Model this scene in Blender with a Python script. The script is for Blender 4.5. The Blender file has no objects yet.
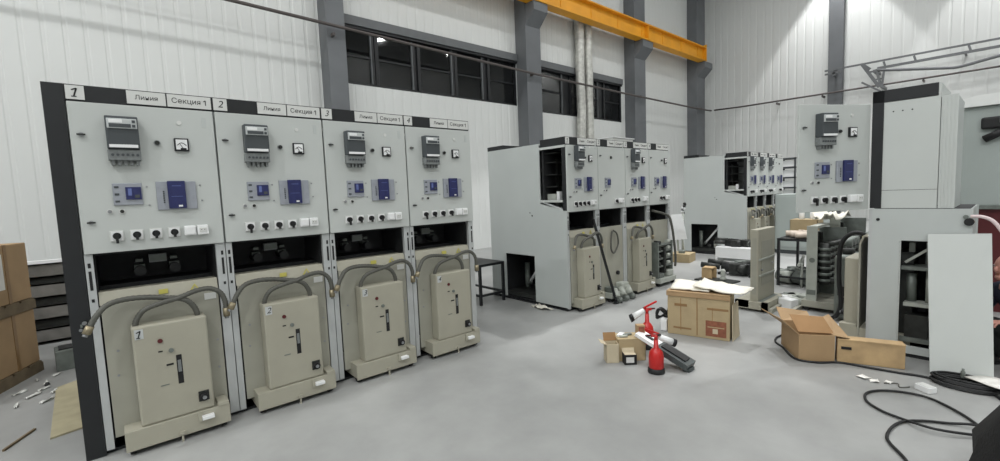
import bpy, bmesh, math, random
from mathutils import Vector, Matrix
random.seed(7)
C = bpy.context.scene.collection
PI = math.pi

# ------------------------------------------------------------------ materials
def lin(v):
    v /= 255.0
    return v / 12.92 if v <= 0.04045 else ((v + 0.055) / 1.055) ** 2.4
def rgb(r, g, b): return (lin(r), lin(g), lin(b), 1)

def mat(name, col, rough=0.5, metal=0.0, var=0.06, scale=6.0, bump=0.0, bscale=60.0, spec=0.5, trans=0.0, emit=None, estr=0):
    m = bpy.data.materials.new(name); m.use_nodes = True
    nt = m.node_tree; b = nt.nodes['Principled BSDF']
    b.inputs['Roughness'].default_value = rough
    b.inputs['Metallic'].default_value = metal
    b.inputs['Specular IOR Level'].default_value = spec
    b.inputs['Transmission Weight'].default_value = trans
    tc = nt.nodes.new('ShaderNodeTexCoord')
    n = nt.nodes.new('ShaderNodeTexNoise'); n.inputs['Scale'].default_value = scale; n.inputs['Detail'].default_value = 5
    nt.links.new(tc.outputs['Object'], n.inputs['Vector'])
    r = nt.nodes.new('ShaderNodeValToRGB')
    c = rgb(*col)
    r.color_ramp.elements[0].position = 0.3; r.color_ramp.elements[1].position = 0.7
    r.color_ramp.elements[0].color = tuple(x * (1 - var) for x in c[:3]) + (1,)
    r.color_ramp.elements[1].color = tuple(min(1, x * (1 + var)) for x in c[:3]) + (1,)
    nt.links.new(n.outputs['Fac'], r.inputs['Fac'])
    nt.links.new(r.outputs['Color'], b.inputs['Base Color'])
    if bump:
        n2 = nt.nodes.new('ShaderNodeTexNoise'); n2.inputs['Scale'].default_value = bscale; n2.inputs['Detail'].default_value = 4
        nt.links.new(tc.outputs['Object'], n2.inputs['Vector'])
        bp = nt.nodes.new('ShaderNodeBump'); bp.inputs['Strength'].default_value = bump; bp.inputs['Distance'].default_value = 0.01
        nt.links.new(n2.outputs['Fac'], bp.inputs['Height']); nt.links.new(bp.outputs['Normal'], b.inputs['Normal'])
    if emit:
        b.inputs['Emission Color'].default_value = rgb(*emit); b.inputs['Emission Strength'].default_value = estr
    return m

M = dict(
    wall=mat('wall_panel', (212, 214, 212), .55, var=.03, scale=.4),
    ceil=mat('ceiling_sheet', (150, 152, 152), .8),
    column=mat('grey_column_paint', (104, 107, 110), .6, var=.08, scale=2),
    trim=mat('grey_trim', (96, 99, 101), .5),
    yellow=mat('yellow_crane_paint', (226, 158, 28), .5, var=.1, scale=1.5),
    cab=mat('cabinet_grey', (190, 194, 191), .45, var=.02, scale=3),
    cabs=mat('cabinet_side_sheet', (184, 189, 187), .45, var=.03, scale=2),
    galv=mat('zinc_post', (186, 189, 189), .45, .15, var=.06),
    black=mat('black_paint', (24, 26, 29), .45, var=.15),
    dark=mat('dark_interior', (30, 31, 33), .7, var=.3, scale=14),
    white=mat('white_plastic', (232, 233, 233), .4, var=.02),
    plate=mat('white_plate', (208, 209, 206), .5, var=.03, scale=20),
    ink=mat('black_ink', (16, 16, 18), .6),
    meter=mat('meter_grey', (66, 71, 74), .45),
    mlabel=mat('meter_label', (190, 194, 194), .4),
    mcover=mat('meter_terminal_cover', (120, 124, 124), .3, var=.15, scale=60),
    blue=mat('device_blue', (36, 41, 90), .35, var=.15, scale=30),
    dgrey=mat('device_grey', (150, 154, 162), .35, var=.06, scale=30),
    lcd=mat('lcd', (96, 108, 160), .2),
    beige=mat('truck_beige', (164, 161, 146), .5, var=.04, scale=5),
    beige2=mat('shield_beige', (156, 155, 143), .55, var=.07, scale=5),
    hose=mat('cable_hose', (84, 84, 78), .6, var=.1, scale=40),
    brass=mat('brass', (150, 140, 116), .4, .6),
    steel=mat('steel', (150, 152, 154), .35, .7),
    lyellow=mat('label_yellow', (196, 188, 96), .5),
    red=mat('red_paint', (186, 32, 30), .35),
    rubber=mat('black_rubber', (26, 27, 28), .6),
    kraft=mat('cardboard', (172, 154, 120), .75, var=.07, scale=7, bump=.1),
    kraft2=mat('tan_cardboard', (166, 138, 103), .75, var=.07, scale=6, bump=.1),
    kraftin=mat('cardboard_inside', (150, 116, 78), .8, var=.08, scale=7),
    kraftp=mat('pale_cardboard', (194, 182, 156), .75, var=.08, scale=7, bump=.1),
    tape=mat('packing_tape', (140, 110, 74), .35, var=.1),
    paper=mat('white_paper', (232, 230, 224), .7, var=.03),
    foam=mat('white_foam_sheet', (226, 222, 210), .7, var=.05, bump=.3, bscale=20),
    wood=mat('raw_wood', (184, 156, 116), .7, var=.15, scale=9),
    pwood=mat('pallet_wood', (112, 98, 76), .8, var=.2, scale=9),
    ply=mat('old_plywood', (168, 160, 132), .75, var=.12, scale=8),
    steeld=mat('dark_steel_section', (128, 126, 122), .45, .4, var=.2, scale=8),
    redprint=mat('red_print', (136, 84, 62), .7, var=.2, scale=30),
    tool=mat('dark_grey_plastic', (70, 76, 76), .45, var=.08),
    gmech=mat('mechanism_grey', (116, 122, 117), .5, .3, var=.2, scale=12),
    gmechd=mat('mechanism_dark', (48, 50, 48), .5, .3, var=.3, scale=16),
    gpale=mat('mechanism_pale', (168, 172, 164), .5, var=.1, scale=8),
    maroon=mat('dark_red_paint', (84, 24, 28), .5, var=.15),
    machine=mat('grey_machine_paint', (158, 166, 163), .5, var=.04, scale=3),
    lid=mat('white_lid', (224, 226, 224), .45, var=.02),
    navy=mat('navy_cloth', (34, 36, 56), .85, var=.2, scale=20, bump=.2),
    trousers=mat('dark_trousers', (40, 44, 44), .85, var=.2, scale=20),
    skin=mat('skin', (196, 142, 128), .55, var=.05, scale=20),
    hair=mat('dark_hair', (44, 36, 30), .8, var=.2, scale=60),
    bag=mat('black_fabric', (14, 15, 16), .85, var=.3, scale=20, bump=.3),
    duct=mat('silver_duct_wrap', (196, 196, 190), .4, .3, var=.2, scale=9, bump=.6, bscale=14),
    pipe=mat('dark_pipe', (86, 80, 78), .5, .2),
    railm=mat('grey_rail_steel', (112, 114, 116), .5, .3),
    film=mat('clear_film', (214, 216, 210), .2, var=.1, scale=20, bump=.5),
    rack=mat('rack_steel', (64, 68, 70), .5),
    pinkhose=mat('pale_pink_hose', (216, 198, 198), .5),
    bwrap=mat('wrapped_bundle_paper', (196, 182, 168), .6, var=.18, scale=14, bump=.5, bscale=18),
)
# floor: smooth concrete with broad soft patches
def floor_mat():
    m = bpy.data.materials.new('concrete_floor'); m.use_nodes = True
    nt = m.node_tree; b = nt.nodes['Principled BSDF']
    tc = nt.nodes.new('ShaderNodeTexCoord')
    n = nt.nodes.new('ShaderNodeTexNoise'); n.inputs['Scale'].default_value = .9; n.inputs['Detail'].default_value = 8; n.inputs['Roughness'].default_value = .62
    nt.links.new(tc.outputs['Object'], n.inputs['Vector'])
    r = nt.nodes.new('ShaderNodeValToRGB')
    r.color_ramp.elements[0].position = .3; r.color_ramp.elements[0].color = rgb(136, 137, 136)
    r.color_ramp.elements[1].position = .72; r.color_ramp.elements[1].color = rgb(166, 167, 165)
    nt.links.new(n.outputs['Fac'], r.inputs['Fac']); nt.links.new(r.outputs['Color'], b.inputs['Base Color'])
    rr = nt.nodes.new('ShaderNodeMapRange'); rr.inputs['To Min'].default_value = .32; rr.inputs['To Max'].default_value = .55
    nt.links.new(n.outputs['Fac'], rr.inputs['Value']); nt.links.new(rr.outputs['Result'], b.inputs['Roughness'])
    b.inputs['Specular IOR Level'].default_value = .4
    return m
M['floor'] = floor_mat()
def glass_mat():
    m = bpy.data.materials.new('window_glass'); m.use_nodes = True
    b = m.node_tree.nodes['Principled BSDF']
    n = m.node_tree.nodes.new('ShaderNodeTexNoise'); n.inputs['Scale'].default_value = .5
    r = m.node_tree.nodes.new('ShaderNodeMapRange'); r.inputs['To Min'].default_value = .01; r.inputs['To Max'].default_value = .06
    m.node_tree.links.new(n.outputs['Fac'], r.inputs['Value']); m.node_tree.links.new(r.outputs['Result'], b.inputs['Roughness'])
    b.inputs['Base Color'].default_value = rgb(110, 112, 112)
    b.inputs['Transmission Weight'].default_value = 1.0
    b.inputs['IOR'].default_value = 1.5
    return m
M['glass'] = glass_mat()

# ------------------------------------------------------------------ mesh builder
class MB:
    def __init__(s): s.bm = bmesh.new(); s.mats = []
    def mi(s, m):
        if m not in s.mats: s.mats.append(m)
        return s.mats.index(m)
    def _faces(s, fs, m, smooth=False):
        i = s.mi(m)
        for f in fs: f.material_index = i; f.smooth = smooth
    def box(s, x0, x1, y0, y1, z0, z1, m='cab', bev=0, mtx=None):
        x0, x1 = min(x0, x1), max(x0, x1); y0, y1 = min(y0, y1), max(y0, y1); z0, z1 = min(z0, z1), max(z0, z1)
        before = set(s.bm.faces)
        r = bmesh.ops.create_cube(s.bm, size=1)
        vs = r['verts']
        for v in vs:
            v.co = Vector(((x0 + x1) / 2 + v.co.x * (x1 - x0), (y0 + y1) / 2 + v.co.y * (y1 - y0), (z0 + z1) / 2 + v.co.z * (z1 - z0)))
        if bev:
            es = list({e for v in vs for e in v.link_edges})
            bmesh.ops.bevel(s.bm, geom=es, offset=bev, segments=2, affect='EDGES', profile=.5)
        nf = [f for f in s.bm.faces if f not in before]
        s._faces(nf, m)
        if mtx:
            for v in {v for f in nf for v in f.verts}: v.co = mtx @ v.co
        return s
    def obox(s, c, size, rz=0, m='cab', bev=0, rx=0, ry=0):
        mt = Matrix.Translation(Vector(c)) @ Matrix.Rotation(rz, 4, 'Z') @ Matrix.Rotation(ry, 4, 'Y') @ Matrix.Rotation(rx, 4, 'X')
        return s.box(-size[0] / 2, size[0] / 2, -size[1] / 2, size[1] / 2, -size[2] / 2, size[2] / 2, m, bev, mt)
    def bar(s, a, b, w, h, m='steel', up=(0, 0, 1)):
        a, b = Vector(a), Vector(b); d = b - a; L = d.length; d.normalize()
        u = Vector(up)
        if abs(d.dot(u)) > .98: u = Vector((0, 1, 0))
        x = d.cross(u).normalized(); z = x.cross(d)
        mt = Matrix((x, d, z)).transposed().to_4x4(); mt.translation = (a + b) / 2
        return s.box(-w / 2, w / 2, -L / 2, L / 2, -h / 2, h / 2, m, 0, mt)
    def cyl(s, a, b, r, m='steel', r2=None, seg=14, smooth=True):
        a, b = Vector(a), Vector(b); d = b - a
        q = d.to_track_quat('Z', 'Y').to_matrix().to_4x4(); q.translation = (a + b) / 2
        before = set(s.bm.faces)
        bmesh.ops.create_cone(s.bm, cap_ends=True, segments=seg, radius1=r, radius2=r if r2 is None else r2, depth=d.length, matrix=q)
        for f in s.bm.faces:
            if f not in before: f.material_index = s.mi(m); f.smooth = smooth and len(f.verts) == 4
        return s
    def ball(s, c, r, m='steel', sc=(1, 1, 1), seg=12):
        before = set(s.bm.faces)
        mt = Matrix.Translation(Vector(c)) @ Matrix.Diagonal((sc[0], sc[1], sc[2], 1))
        bmesh.ops.create_uvsphere(s.bm, u_segments=seg, v_segments=max(6, seg // 2), radius=r, matrix=mt)
        s._faces([f for f in s.bm.faces if f not in before], m, True)
        return s
    def lathe(s, prof, c=(0, 0, 0), m='steel', seg=20):
        i = s.mi(m); rings = []
        for r, z in prof:
            rings.append([s.bm.verts.new((c[0] + r * math.cos(2 * PI * k / seg), c[1] + r * math.sin(2 * PI * k / seg), c[2] + z)) for k in range(seg)])
        for a, b in zip(rings, rings[1:]):
            for k in range(seg):
                f = s.bm.faces.new((a[k], a[(k + 1) % seg], b[(k + 1) % seg], b[k])); f.material_index = i; f.smooth = True
        for rg, rev in ((rings[0], True), (rings[-1], False)):
            f = s.bm.faces.new(rg[::-1] if rev else rg); f.material_index = i
        return s
    def tube(s, pts, r, m='hose', seg=8, n=6, corr=0):
        P = [Vector(p) for p in pts]
        if n > 1 and len(P) > 2:
            Q = []
            for i in range(len(P) - 1):
                p0 = P[max(0, i - 1)]; p1 = P[i]; p2 = P[i + 1]; p3 = P[min(len(P) - 1, i + 2)]
                for k in range(n):
                    t = k / n
                    Q.append(.5 * ((2 * p1) + (p2 - p0) * t + (2 * p0 - 5 * p1 + 4 * p2 - p3) * t * t + (3 * p1 - p0 - 3 * p2 + p3) * t ** 3))
            Q.append(P[-1]); P = Q
        i = s.mi(m); prev = None; nrm = None; first = last = None
        for k, p in enumerate(P):
            d = (P[min(k + 1, len(P) - 1)] - P[max(k - 1, 0)]).normalized()
            if nrm is None:
                nrm = d.orthogonal().normalized()
            else:
                nrm = (nrm - d * nrm.dot(d)).normalized()
            bn = d.cross(nrm)
            rr = r * (1 + corr * (k % 2))
            ring = [s.bm.verts.new(p + rr * (math.cos(2 * PI * j / seg) * nrm + math.sin(2 * PI * j / seg) * bn)) for j in range(seg)]
            if prev:
                for j in range(seg):
                    f = s.bm.faces.new((prev[j], prev[(j + 1) % seg], ring[(j + 1) % seg], ring[j])); f.material_index = i; f.smooth = True
            else: first = ring
            prev = ring; last = ring
        for rg in (first[::-1], last):
            f = s.bm.faces.new(rg); f.material_index = i
        return s
    def sheet(s, quad, t, m='paper', n=6, amp=0.0, seed=1):
        """a thin crumpled sheet spanned by four corners, with thickness"""
        rnd = random.Random(seed); a, b, c, d = [Vector(q) for q in quad]
        nor = (b - a).cross(d - a).normalized(); i = s.mi(m); top = []; bot = []
        for u in range(n + 1):
            rt = []; rb = []
            for v in range(n + 1):
                fu, fv = u / n, v / n
                p = a * (1 - fu) * (1 - fv) + b * fu * (1 - fv) + c * fu * fv + d * (1 - fu) * fv
                p = p + nor * rnd.uniform(0, amp)
                rt.append(s.bm.verts.new(p + nor * t)); rb.append(s.bm.verts.new(p))
            top.append(rt); bot.append(rb)
        def q(*vs):
            f = s.bm.faces.new(vs); f.material_index = i; f.smooth = amp > 0
        for u in range(n):
            for v in range(n):
                q(top[u][v], top[u + 1][v], top[u + 1][v + 1], top[u][v + 1])
                q(bot[u][v], bot[u][v + 1], bot[u + 1][v + 1], bot[u + 1][v])
            q(bot[u][0], bot[u + 1][0], top[u + 1][0], top[u][0]); q(top[u][n], top[u + 1][n], bot[u + 1][n], bot[u][n])
            q(top[0][u], top[0][u + 1], bot[0][u + 1], bot[0][u]); q(bot[n][u], bot[n][u + 1], top[n][u + 1], top[n][u])
        return s
    def prism(s, poly, y0, y1, m='cab', axes='xz'):
        """extrude a 2-D polygon; axes xz extrudes along y, yz along x, xy along z"""
        def mk(p, w):
            return {'xz': (p[0], w, p[1]), 'yz': (w, p[0], p[1]), 'xy': (p[0], p[1], w)}[axes]
        i = s.mi(m)
        A = [s.bm.verts.new(mk(p, y0)) for p in poly]; B = [s.bm.verts.new(mk(p, y1)) for p in poly]
        fs = [s.bm.faces.new(A), s.bm.faces.new(B[::-1])]
        for k in range(len(poly)):
            fs.append(s.bm.faces.new((A[k], B[k], B[(k + 1) % len(poly)], A[(k + 1) % len(poly)])))
        for f in fs: f.material_index = i
        bmesh.ops.recalc_face_normals(s.bm, faces=fs)
        return s
    def text(s, body, x, y, z, size, m='ink', shear=0.0, align='CENTER', thick=.0006):
        """lettering standing on a front facing -Y, centred at x, z"""
        if body == '1':      # a hand drawn one: slanted stem, flag and short foot
            h, k = size * .36, y - .001
            s.bar((x - h * .25, k, z - h), (x + h * .35, k, z + h), size * .11, .0012, m, (0, 1, 0))
            s.bar((x + h * .35, k, z + h), (x - h * .6, k, z + h * .55), size * .1, .0012, m, (0, 1, 0))
            return s.bar((x - h * .7, k, z - h), (x + h * .25, k, z - h), size * .08, .0012, m, (0, 1, 0))
        vs, fs = glyphs(body, size, shear)
        i = s.mi(m); bv = [s.bm.verts.new((x + v[0], y - v[2], z + v[1])) for v in vs]
        for f in fs:
            try: g = s.bm.faces.new([bv[k] for k in f]); g.material_index = i
            except ValueError: pass
        return s
    def mesh(s, name):
        me = bpy.data.meshes.new(name); s.bm.normal_update(); s.bm.to_mesh(me); s.bm.free()
        for m in s.mats: me.materials.append(M[m])
        return me
_gl = {}
def glyphs(body, size, shear):
    k = (body, size, shear)
    if k in _gl: return _gl[k]
    cu = bpy.data.curves.new('t', 'FONT'); cu.body = body; cu.size = size; cu.shear = shear; cu.extrude = .0005
    cu.align_x = 'CENTER'; cu.align_y = 'CENTER'; cu.resolution_u = 3
    o = bpy.data.objects.new('t', cu); C.objects.link(o)
    dg = bpy.context.evaluated_depsgraph_get(); dg.update()
    me = o.evaluated_get(dg).to_mesh()
    r = ([tuple(v.co) for v in me.vertices], [tuple(p.vertices) for p in me.polygons])
    o.evaluated_get(dg).to_mesh_clear(); bpy.data.objects.remove(o); bpy.data.curves.remove(cu)
    _gl[k] = r
    return r

# ------------------------------------------------------------------ object helpers
def link(name, me, parent=None, loc=None, rz=0):
    o = bpy.data.objects.new(name, me); C.objects.link(o)
    if parent: o.parent = parent
    if loc: o.location = loc
    if rz: o.rotation_euler.z = rz
    return o
def thing(name, label, cat, loc=(0, 0, 0), rz=0, group=None):
    o = link(name, None, None, loc, rz); tag(o, label, cat, group); o.empty_display_size = .1
    return o
def tag(o, label, cat, group=None):
    o['label'] = label; o['category'] = cat
    if group: o['group'] = group
    return o
def solo(name, mb, label, cat, group=None, loc=None, rz=0):
    return tag(link(name, mb.mesh(name), None, loc, rz), label, cat, group)
def struct(name, mb, parent=None):
    o = link(name, mb.mesh(name), parent)
    if not parent: o['kind'] = 'structure'
    return o
_cache = {}
def part(name, parent, fn, key=None, label=None):
    if key is not None and key in _cache: me = _cache[key]
    else:
        b = MB(); fn(b); me = b.mesh(name)
        if key is not None: _cache[key] = me
    o = link(name, me, parent)
    if label: o['label'] = label
    return o
def dup(root, loc, rz, label, group=None):
    def cp(o, parent):
        c = o.copy(); C.objects.link(c); c.parent = parent
        for ch in o.children: cp(ch, c)
        return c
    r = cp(root, None); r.location = loc; r.rotation_euler.z = rz; r['label'] = label
    if group: r['group'] = group
    return r

# ================================================================== THE SETTING
YW, XF = 6.3, 22.0
XN, YR, ZC = -7.0, -11.0, 12.0
struct('floor', MB().box(XN, XF, YR, YW, -.2, 0, 'floor'))
struct('ceiling', MB().box(XN, XF, YR, YW, ZC, ZC + .2, 'ceil'))
def ribbed(b, axis, w, rects, pitch=.25, d=.008):
    """profiled wall sheet with shallow vertical ribs; rects are (u0, u1, z0, z1)"""
    i = b.mi('wall')
    for (u0, u1, z0, z1) in rects:
        us = [(u0, 0)]
        k = math.floor(u0 / pitch)
        while k * pitch < u1:
            for du, dd in ((.0, 0), (.02, d), (.06, d), (.08, 0)):
                u = k * pitch + du
                if u0 < u < u1: us.append((u, dd))
            k += 1
        us.append((u1, 0))
        prev = None
        for u, dd in us:
            c = (u, w + dd) if axis == 'x' else (w + dd, u)
            vs = (b.bm.verts.new((c[0], c[1], z0)), b.bm.verts.new((c[0], c[1], z1)))
            if prev:
                f = b.bm.faces.new((prev[0], vs[0], vs[1], prev[1])); f.material_index = i
            prev = vs
    return b
W1 = (4.28, 9.66, 4.2, 5.5); W2 = (10.4, 15.15, 4.1, 5.5)
wl = ribbed(MB(), 'x', YW, [(XN, XF, 5.5, ZC), (XN, W1[0], 0, 5.5), (W1[1], W2[0], 0, 5.5), (W2[1], XF, 0, 5.5), (W1[0], W1[1], 0, W1[2]), (W2[0], W2[1], 0, W2[2])])
for w in (W1, W2):   # the depth of the wall round each opening
    wl.box(w[0] - .02, w[1] + .02, YW + .02, YW + .2, w[2] - .04, w[2], 'wall').box(w[0] - .02, w[1] + .02, YW + .02, YW + .2, w[3], w[3] + .04, 'wall')
struct('wall_left', wl)
struct('wall_far', ribbed(MB(), 'y', XF, [(YR, YW, 0, ZC)], pitch=.3))
struct('wall_right', MB().box(XN, XF, YR - .1, YR, 0, ZC, 'wall'))
struct('wall_near', MB().box(XN - .1, XN, YR, YW, 0, ZC, 'wall'))
# ribbon windows with header trim
def window(n, w, mulls, lit):
    f = MB()
    x0, x1, z0, z1 = w
    y0, y1 = YW + .04, YW + .12
    f.box(x0, x1, y0, y1, z0, z0 + .06, 'black').box(x0, x1, y0, y1, z1 - .05, z1, 'black').box(x0, x0 + .05, y0, y1, z0, z1, 'black').box(x1 - .05, x1, y0, y1, z0, z1, 'black')
    fr = struct('window_%d' % n, f)
    xs = [x0 + .05] + [v for a, b in mulls for v in (a, b)] + [x1 - .05]
    for a, b in mulls:
        link('mullion', MB().box(a, a + .03, y0 - .025, y1, z0 + .06, z1 - .05, 'trim').box(a + .03, a + .09, y0 - .02, y1, z0 + .06, z1 - .05, 'black').box(b - .09, b, y0 - .02, y1, z0 + .06, z1 - .05, 'black').box(a + .09, b - .09, y0 + .03, y1 - .01, z0 + .06, z1 - .05, 'black').mesh('mullion'), fr)
    for k in range(0, len(xs), 2):
        a, b = xs[k], xs[k + 1]
        link('transom', MB().box(a, b, y0, y1, (z0 + z1) / 2 - .02, (z0 + z1) / 2 + .02, 'black').mesh('transom'), fr)
        link('pane', MB().box(a, b, y0 + .03, y0 + .04, z0 + .06, (z0 + z1) / 2 - .02, 'glass').box(a, b, y0 + .03, y0 + .04, (z0 + z1) / 2 + .02, z1 - .05, 'glass').mesh('pane'), fr)
    link('header', MB().box(x0, x1, YW - .1, YW + .03, z1, z1 + .2, 'trim').box(x0, x1, YW - .06, YW + .03, z1 - .06, z1, 'black').mesh('header'), fr)
window(1, W1, [(5.0, 5.2), (6.1, 6.35), (7.3, 7.5), (8.35, 8.65)], 0)
window(2, W2, [(11.75, 12.25), (13.7, 14.15)], 0)
# crane columns with corbels
def column(x0, x1, y0, corbel):
    b = MB()
    b.box(x0, x1, y0, y0 + .025, 0, ZC, 'column').box(x0, x1, YW - .03, YW - .005, 0, ZC, 'column')
    b.box(x0, x0 + .03, y0 + .025, YW - .03, 0, ZC, 'column').box(x1 - .03, x1, y0 + .025, YW - .03, 0, ZC, 'column')
    if corbel:
        b.prism([(y0, 6.45), (y0, 7.045), (5.5, 7.045), (5.5, 6.8)], x0 + .02, x1 - .02, 'column', 'yz')
    o = link('column', b.mesh('column')); o['kind'] = 'structure'
for c in ((3.82, 4.22, 5.85, 1), (9.68, 10.3, 5.85, 1), (15.4, 16.15, 5.85, 1), (20.4, 21.2, 5.85, 1)): column(*c)
b = MB()
b.box(21.75, 21.98, .82, .84, 0, ZC, 'column').box(21.75, 21.98, 1.26, 1.28, 0, ZC, 'column').box(21.75, 21.77, .84, 1.26, 0, ZC, 'column')
o = link('column', b.mesh('column')); o['kind'] = 'structure'

# crane runway beam
b = MB()
for z0, z1 in ((7.6, 7.64), (7.05, 7.09)): b.box(-1, 20.5, 5.46, 5.8, z0, z1, 'yellow')
b.box(-1, 20.5, 5.62, 5.645, 7.09, 7.6, 'yellow')
for x in [2.0 + 1.5 * k for k in range(13)]:
    b.box(x, x + .02, 5.6, 5.62, 7.09, 7.6, 'yellow')
b.box(15.76, 15.79, 5.46, 5.8, 7.05, 7.64, 'yellow')
r = thing('crane_beam', 'long yellow steel crane runway beam carried on the grey wall columns', 'crane beam', (0, 0, 0))
link('girder', b.mesh('girder'), r)
link('rail', MB().box(-1, 20.5, 5.6, 5.67, 7.64, 7.7, 'railm').mesh('rail'), r)
link('end_stop', MB().box(20.5, 20.54, 5.46, 5.8, 7.05, 7.75, 'yellow').mesh('end_stop'), r)
# wall pipes
b = MB().tube([(-3, 5.72, 5.36), (2.05, 5.72, 5.255), (10, 5.72, 5.05), (19.4, 5.72, 4.99), (21.55, 5.72, 5.02)], .035, 'pipe', n=2)
for x in (3.9, 9.8, 15.6, 20.6): b.box(x, x + .05, 5.72, 5.845, 5.0, 5.06, 'pipe')
solo('wall_pipe', b, 'thin dark pipe running along the window wall in front of the columns', 'pipe')
b = MB().tube([(21.6, 5.6, 5.02), (21.6, 4.4, 4.98), (21.6, -1, 4.94), (21.6, -8, 4.9)], .035, 'pipe', n=1)
for y in (3, 1.4, -1.5): b.box(21.6, 21.97, y, y + .04, 4.84, 4.92, 'pipe')
solo('wall_pipe', b, 'thin dark pipe running across the far end wall to the right', 'pipe')
# two wrapped risers
for k, (x, lab) in enumerate(((12.45, 'wider left riser of the two silver wrapped ducts'), (12.9, 'right riser of the two silver wrapped ducts'))):
    b = MB(); pts = [(x + random.uniform(-.015, .015), 6.08 + random.uniform(-.01, .01), z * .42) for z in range(0, 24)]
    b.tube(pts, .15 if k == 0 else .145, 'duct', seg=12, n=2, corr=.07)
    solo('ventilation_riser', b, lab + ' below the crane beam', 'duct', 'silver wrapped risers on the wall')
# festoon rail and arm on the far wall
r = thing('festoon_rail', 'thin grey double rail with short hangers high on the far wall', 'rail', (21.4, 0, 0))
part('upper_rail', r, lambda b: b.bar((0, 1.3, 5.78), (0, -6, 5.73), .05, .06, 'railm'))
part('lower_rail', r, lambda b: b.bar((0, -.28, 5.52), (0, -6, 5.5), .07, .08, 'railm'))
for y in (-.45, -1.25, -2.55, -4):
    part('hanger', r, lambda b, y=y: b.bar((0, y, 5.72), (.0, y - .06, 5.5), .06, .05, 'railm', (1, 0, 0)))
part('wall_bracket', r, lambda b: b.box(0, .4, .98, 1.06, 5.55, 5.8, 'railm').box(0, .06, .8, 1.3, 5.62, 5.68, 'railm'))
for yy in (-2.5, -4): part('wall_bracket', r, lambda b, yy=yy: b.box(0, .6, yy, yy + .05, 5.49, 5.53, 'railm'))
r = thing('lattice_arm', 'grey lattice bracket with long bent tube sticking out from the far wall', 'bracket', (21.2, 0, 0))
def la(b):
    b.bar((0, .12, 5.72), (0, -.38, 4.82), .1, .08, 'railm', (1, 0, 0)).bar((0, -.1, 5.5), (0, .12, 5.72), .1, .1, 'railm', (1, 0, 0))
    b.bar((0, -.28, 5.46), (0, -.42, 4.85), .07, .07, 'railm', (1, 0, 0)).bar((0, -.5, 5.42), (0, -.45, 4.82), .06, .06, 'railm', (1, 0, 0))
    b.bar((0, -.1, 5.4), (0, -.55, 5.4), .06, .06, 'railm', (1, 0, 0)).bar((0, -.2, 5.1), (0, -.5, 5.1), .05, .05, 'railm', (1, 0, 0))
    b.bar((0, .12, 5.08), (0, -.42, 4.66), .06, .06, 'railm', (1, 0, 0)).box(-.05, .78, -.3, -.2, 5.35, 5.45, 'railm').box(-.05, .78, -.48, -.4, 4.8, 4.88, 'railm')
part('lattice', r, la)
part('boom_tube', r, lambda b: b.tube([(0, -.3, 5.42), (0, -1.9, 5.12), (0, -2.4, 5.06), (0, -3.3, 5.2), (0, -5.5, 5.5)], .05, 'railm', n=3))

# ================================================================== SWITCHGEAR
def plate_mesh(b, x0, x1, z0, z1, txt, size, shear=0):
    b.box(x0, x1, -.006, -.001, z0, z1, 'plate'); xc, zc = (x0 + x1) / 2, (z0 + z1) / 2
    if txt.endswith(' 1'):
        b.text(txt[:-2], xc - .018, -.0066, zc, size, 'ink', shear)
        for p, q in (((0, -.017), (0, .017)), ((0, .017), (-.011, .008))):
            b.bar((x1 - .032 + p[0], -.0072, zc + p[1]), (x1 - .032 + q[0], -.0072, zc + q[1]), .005, .0012, 'ink', (0, 1, 0))
    else: b.text(txt, xc, -.0066, zc, size, 'ink', shear)

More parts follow.
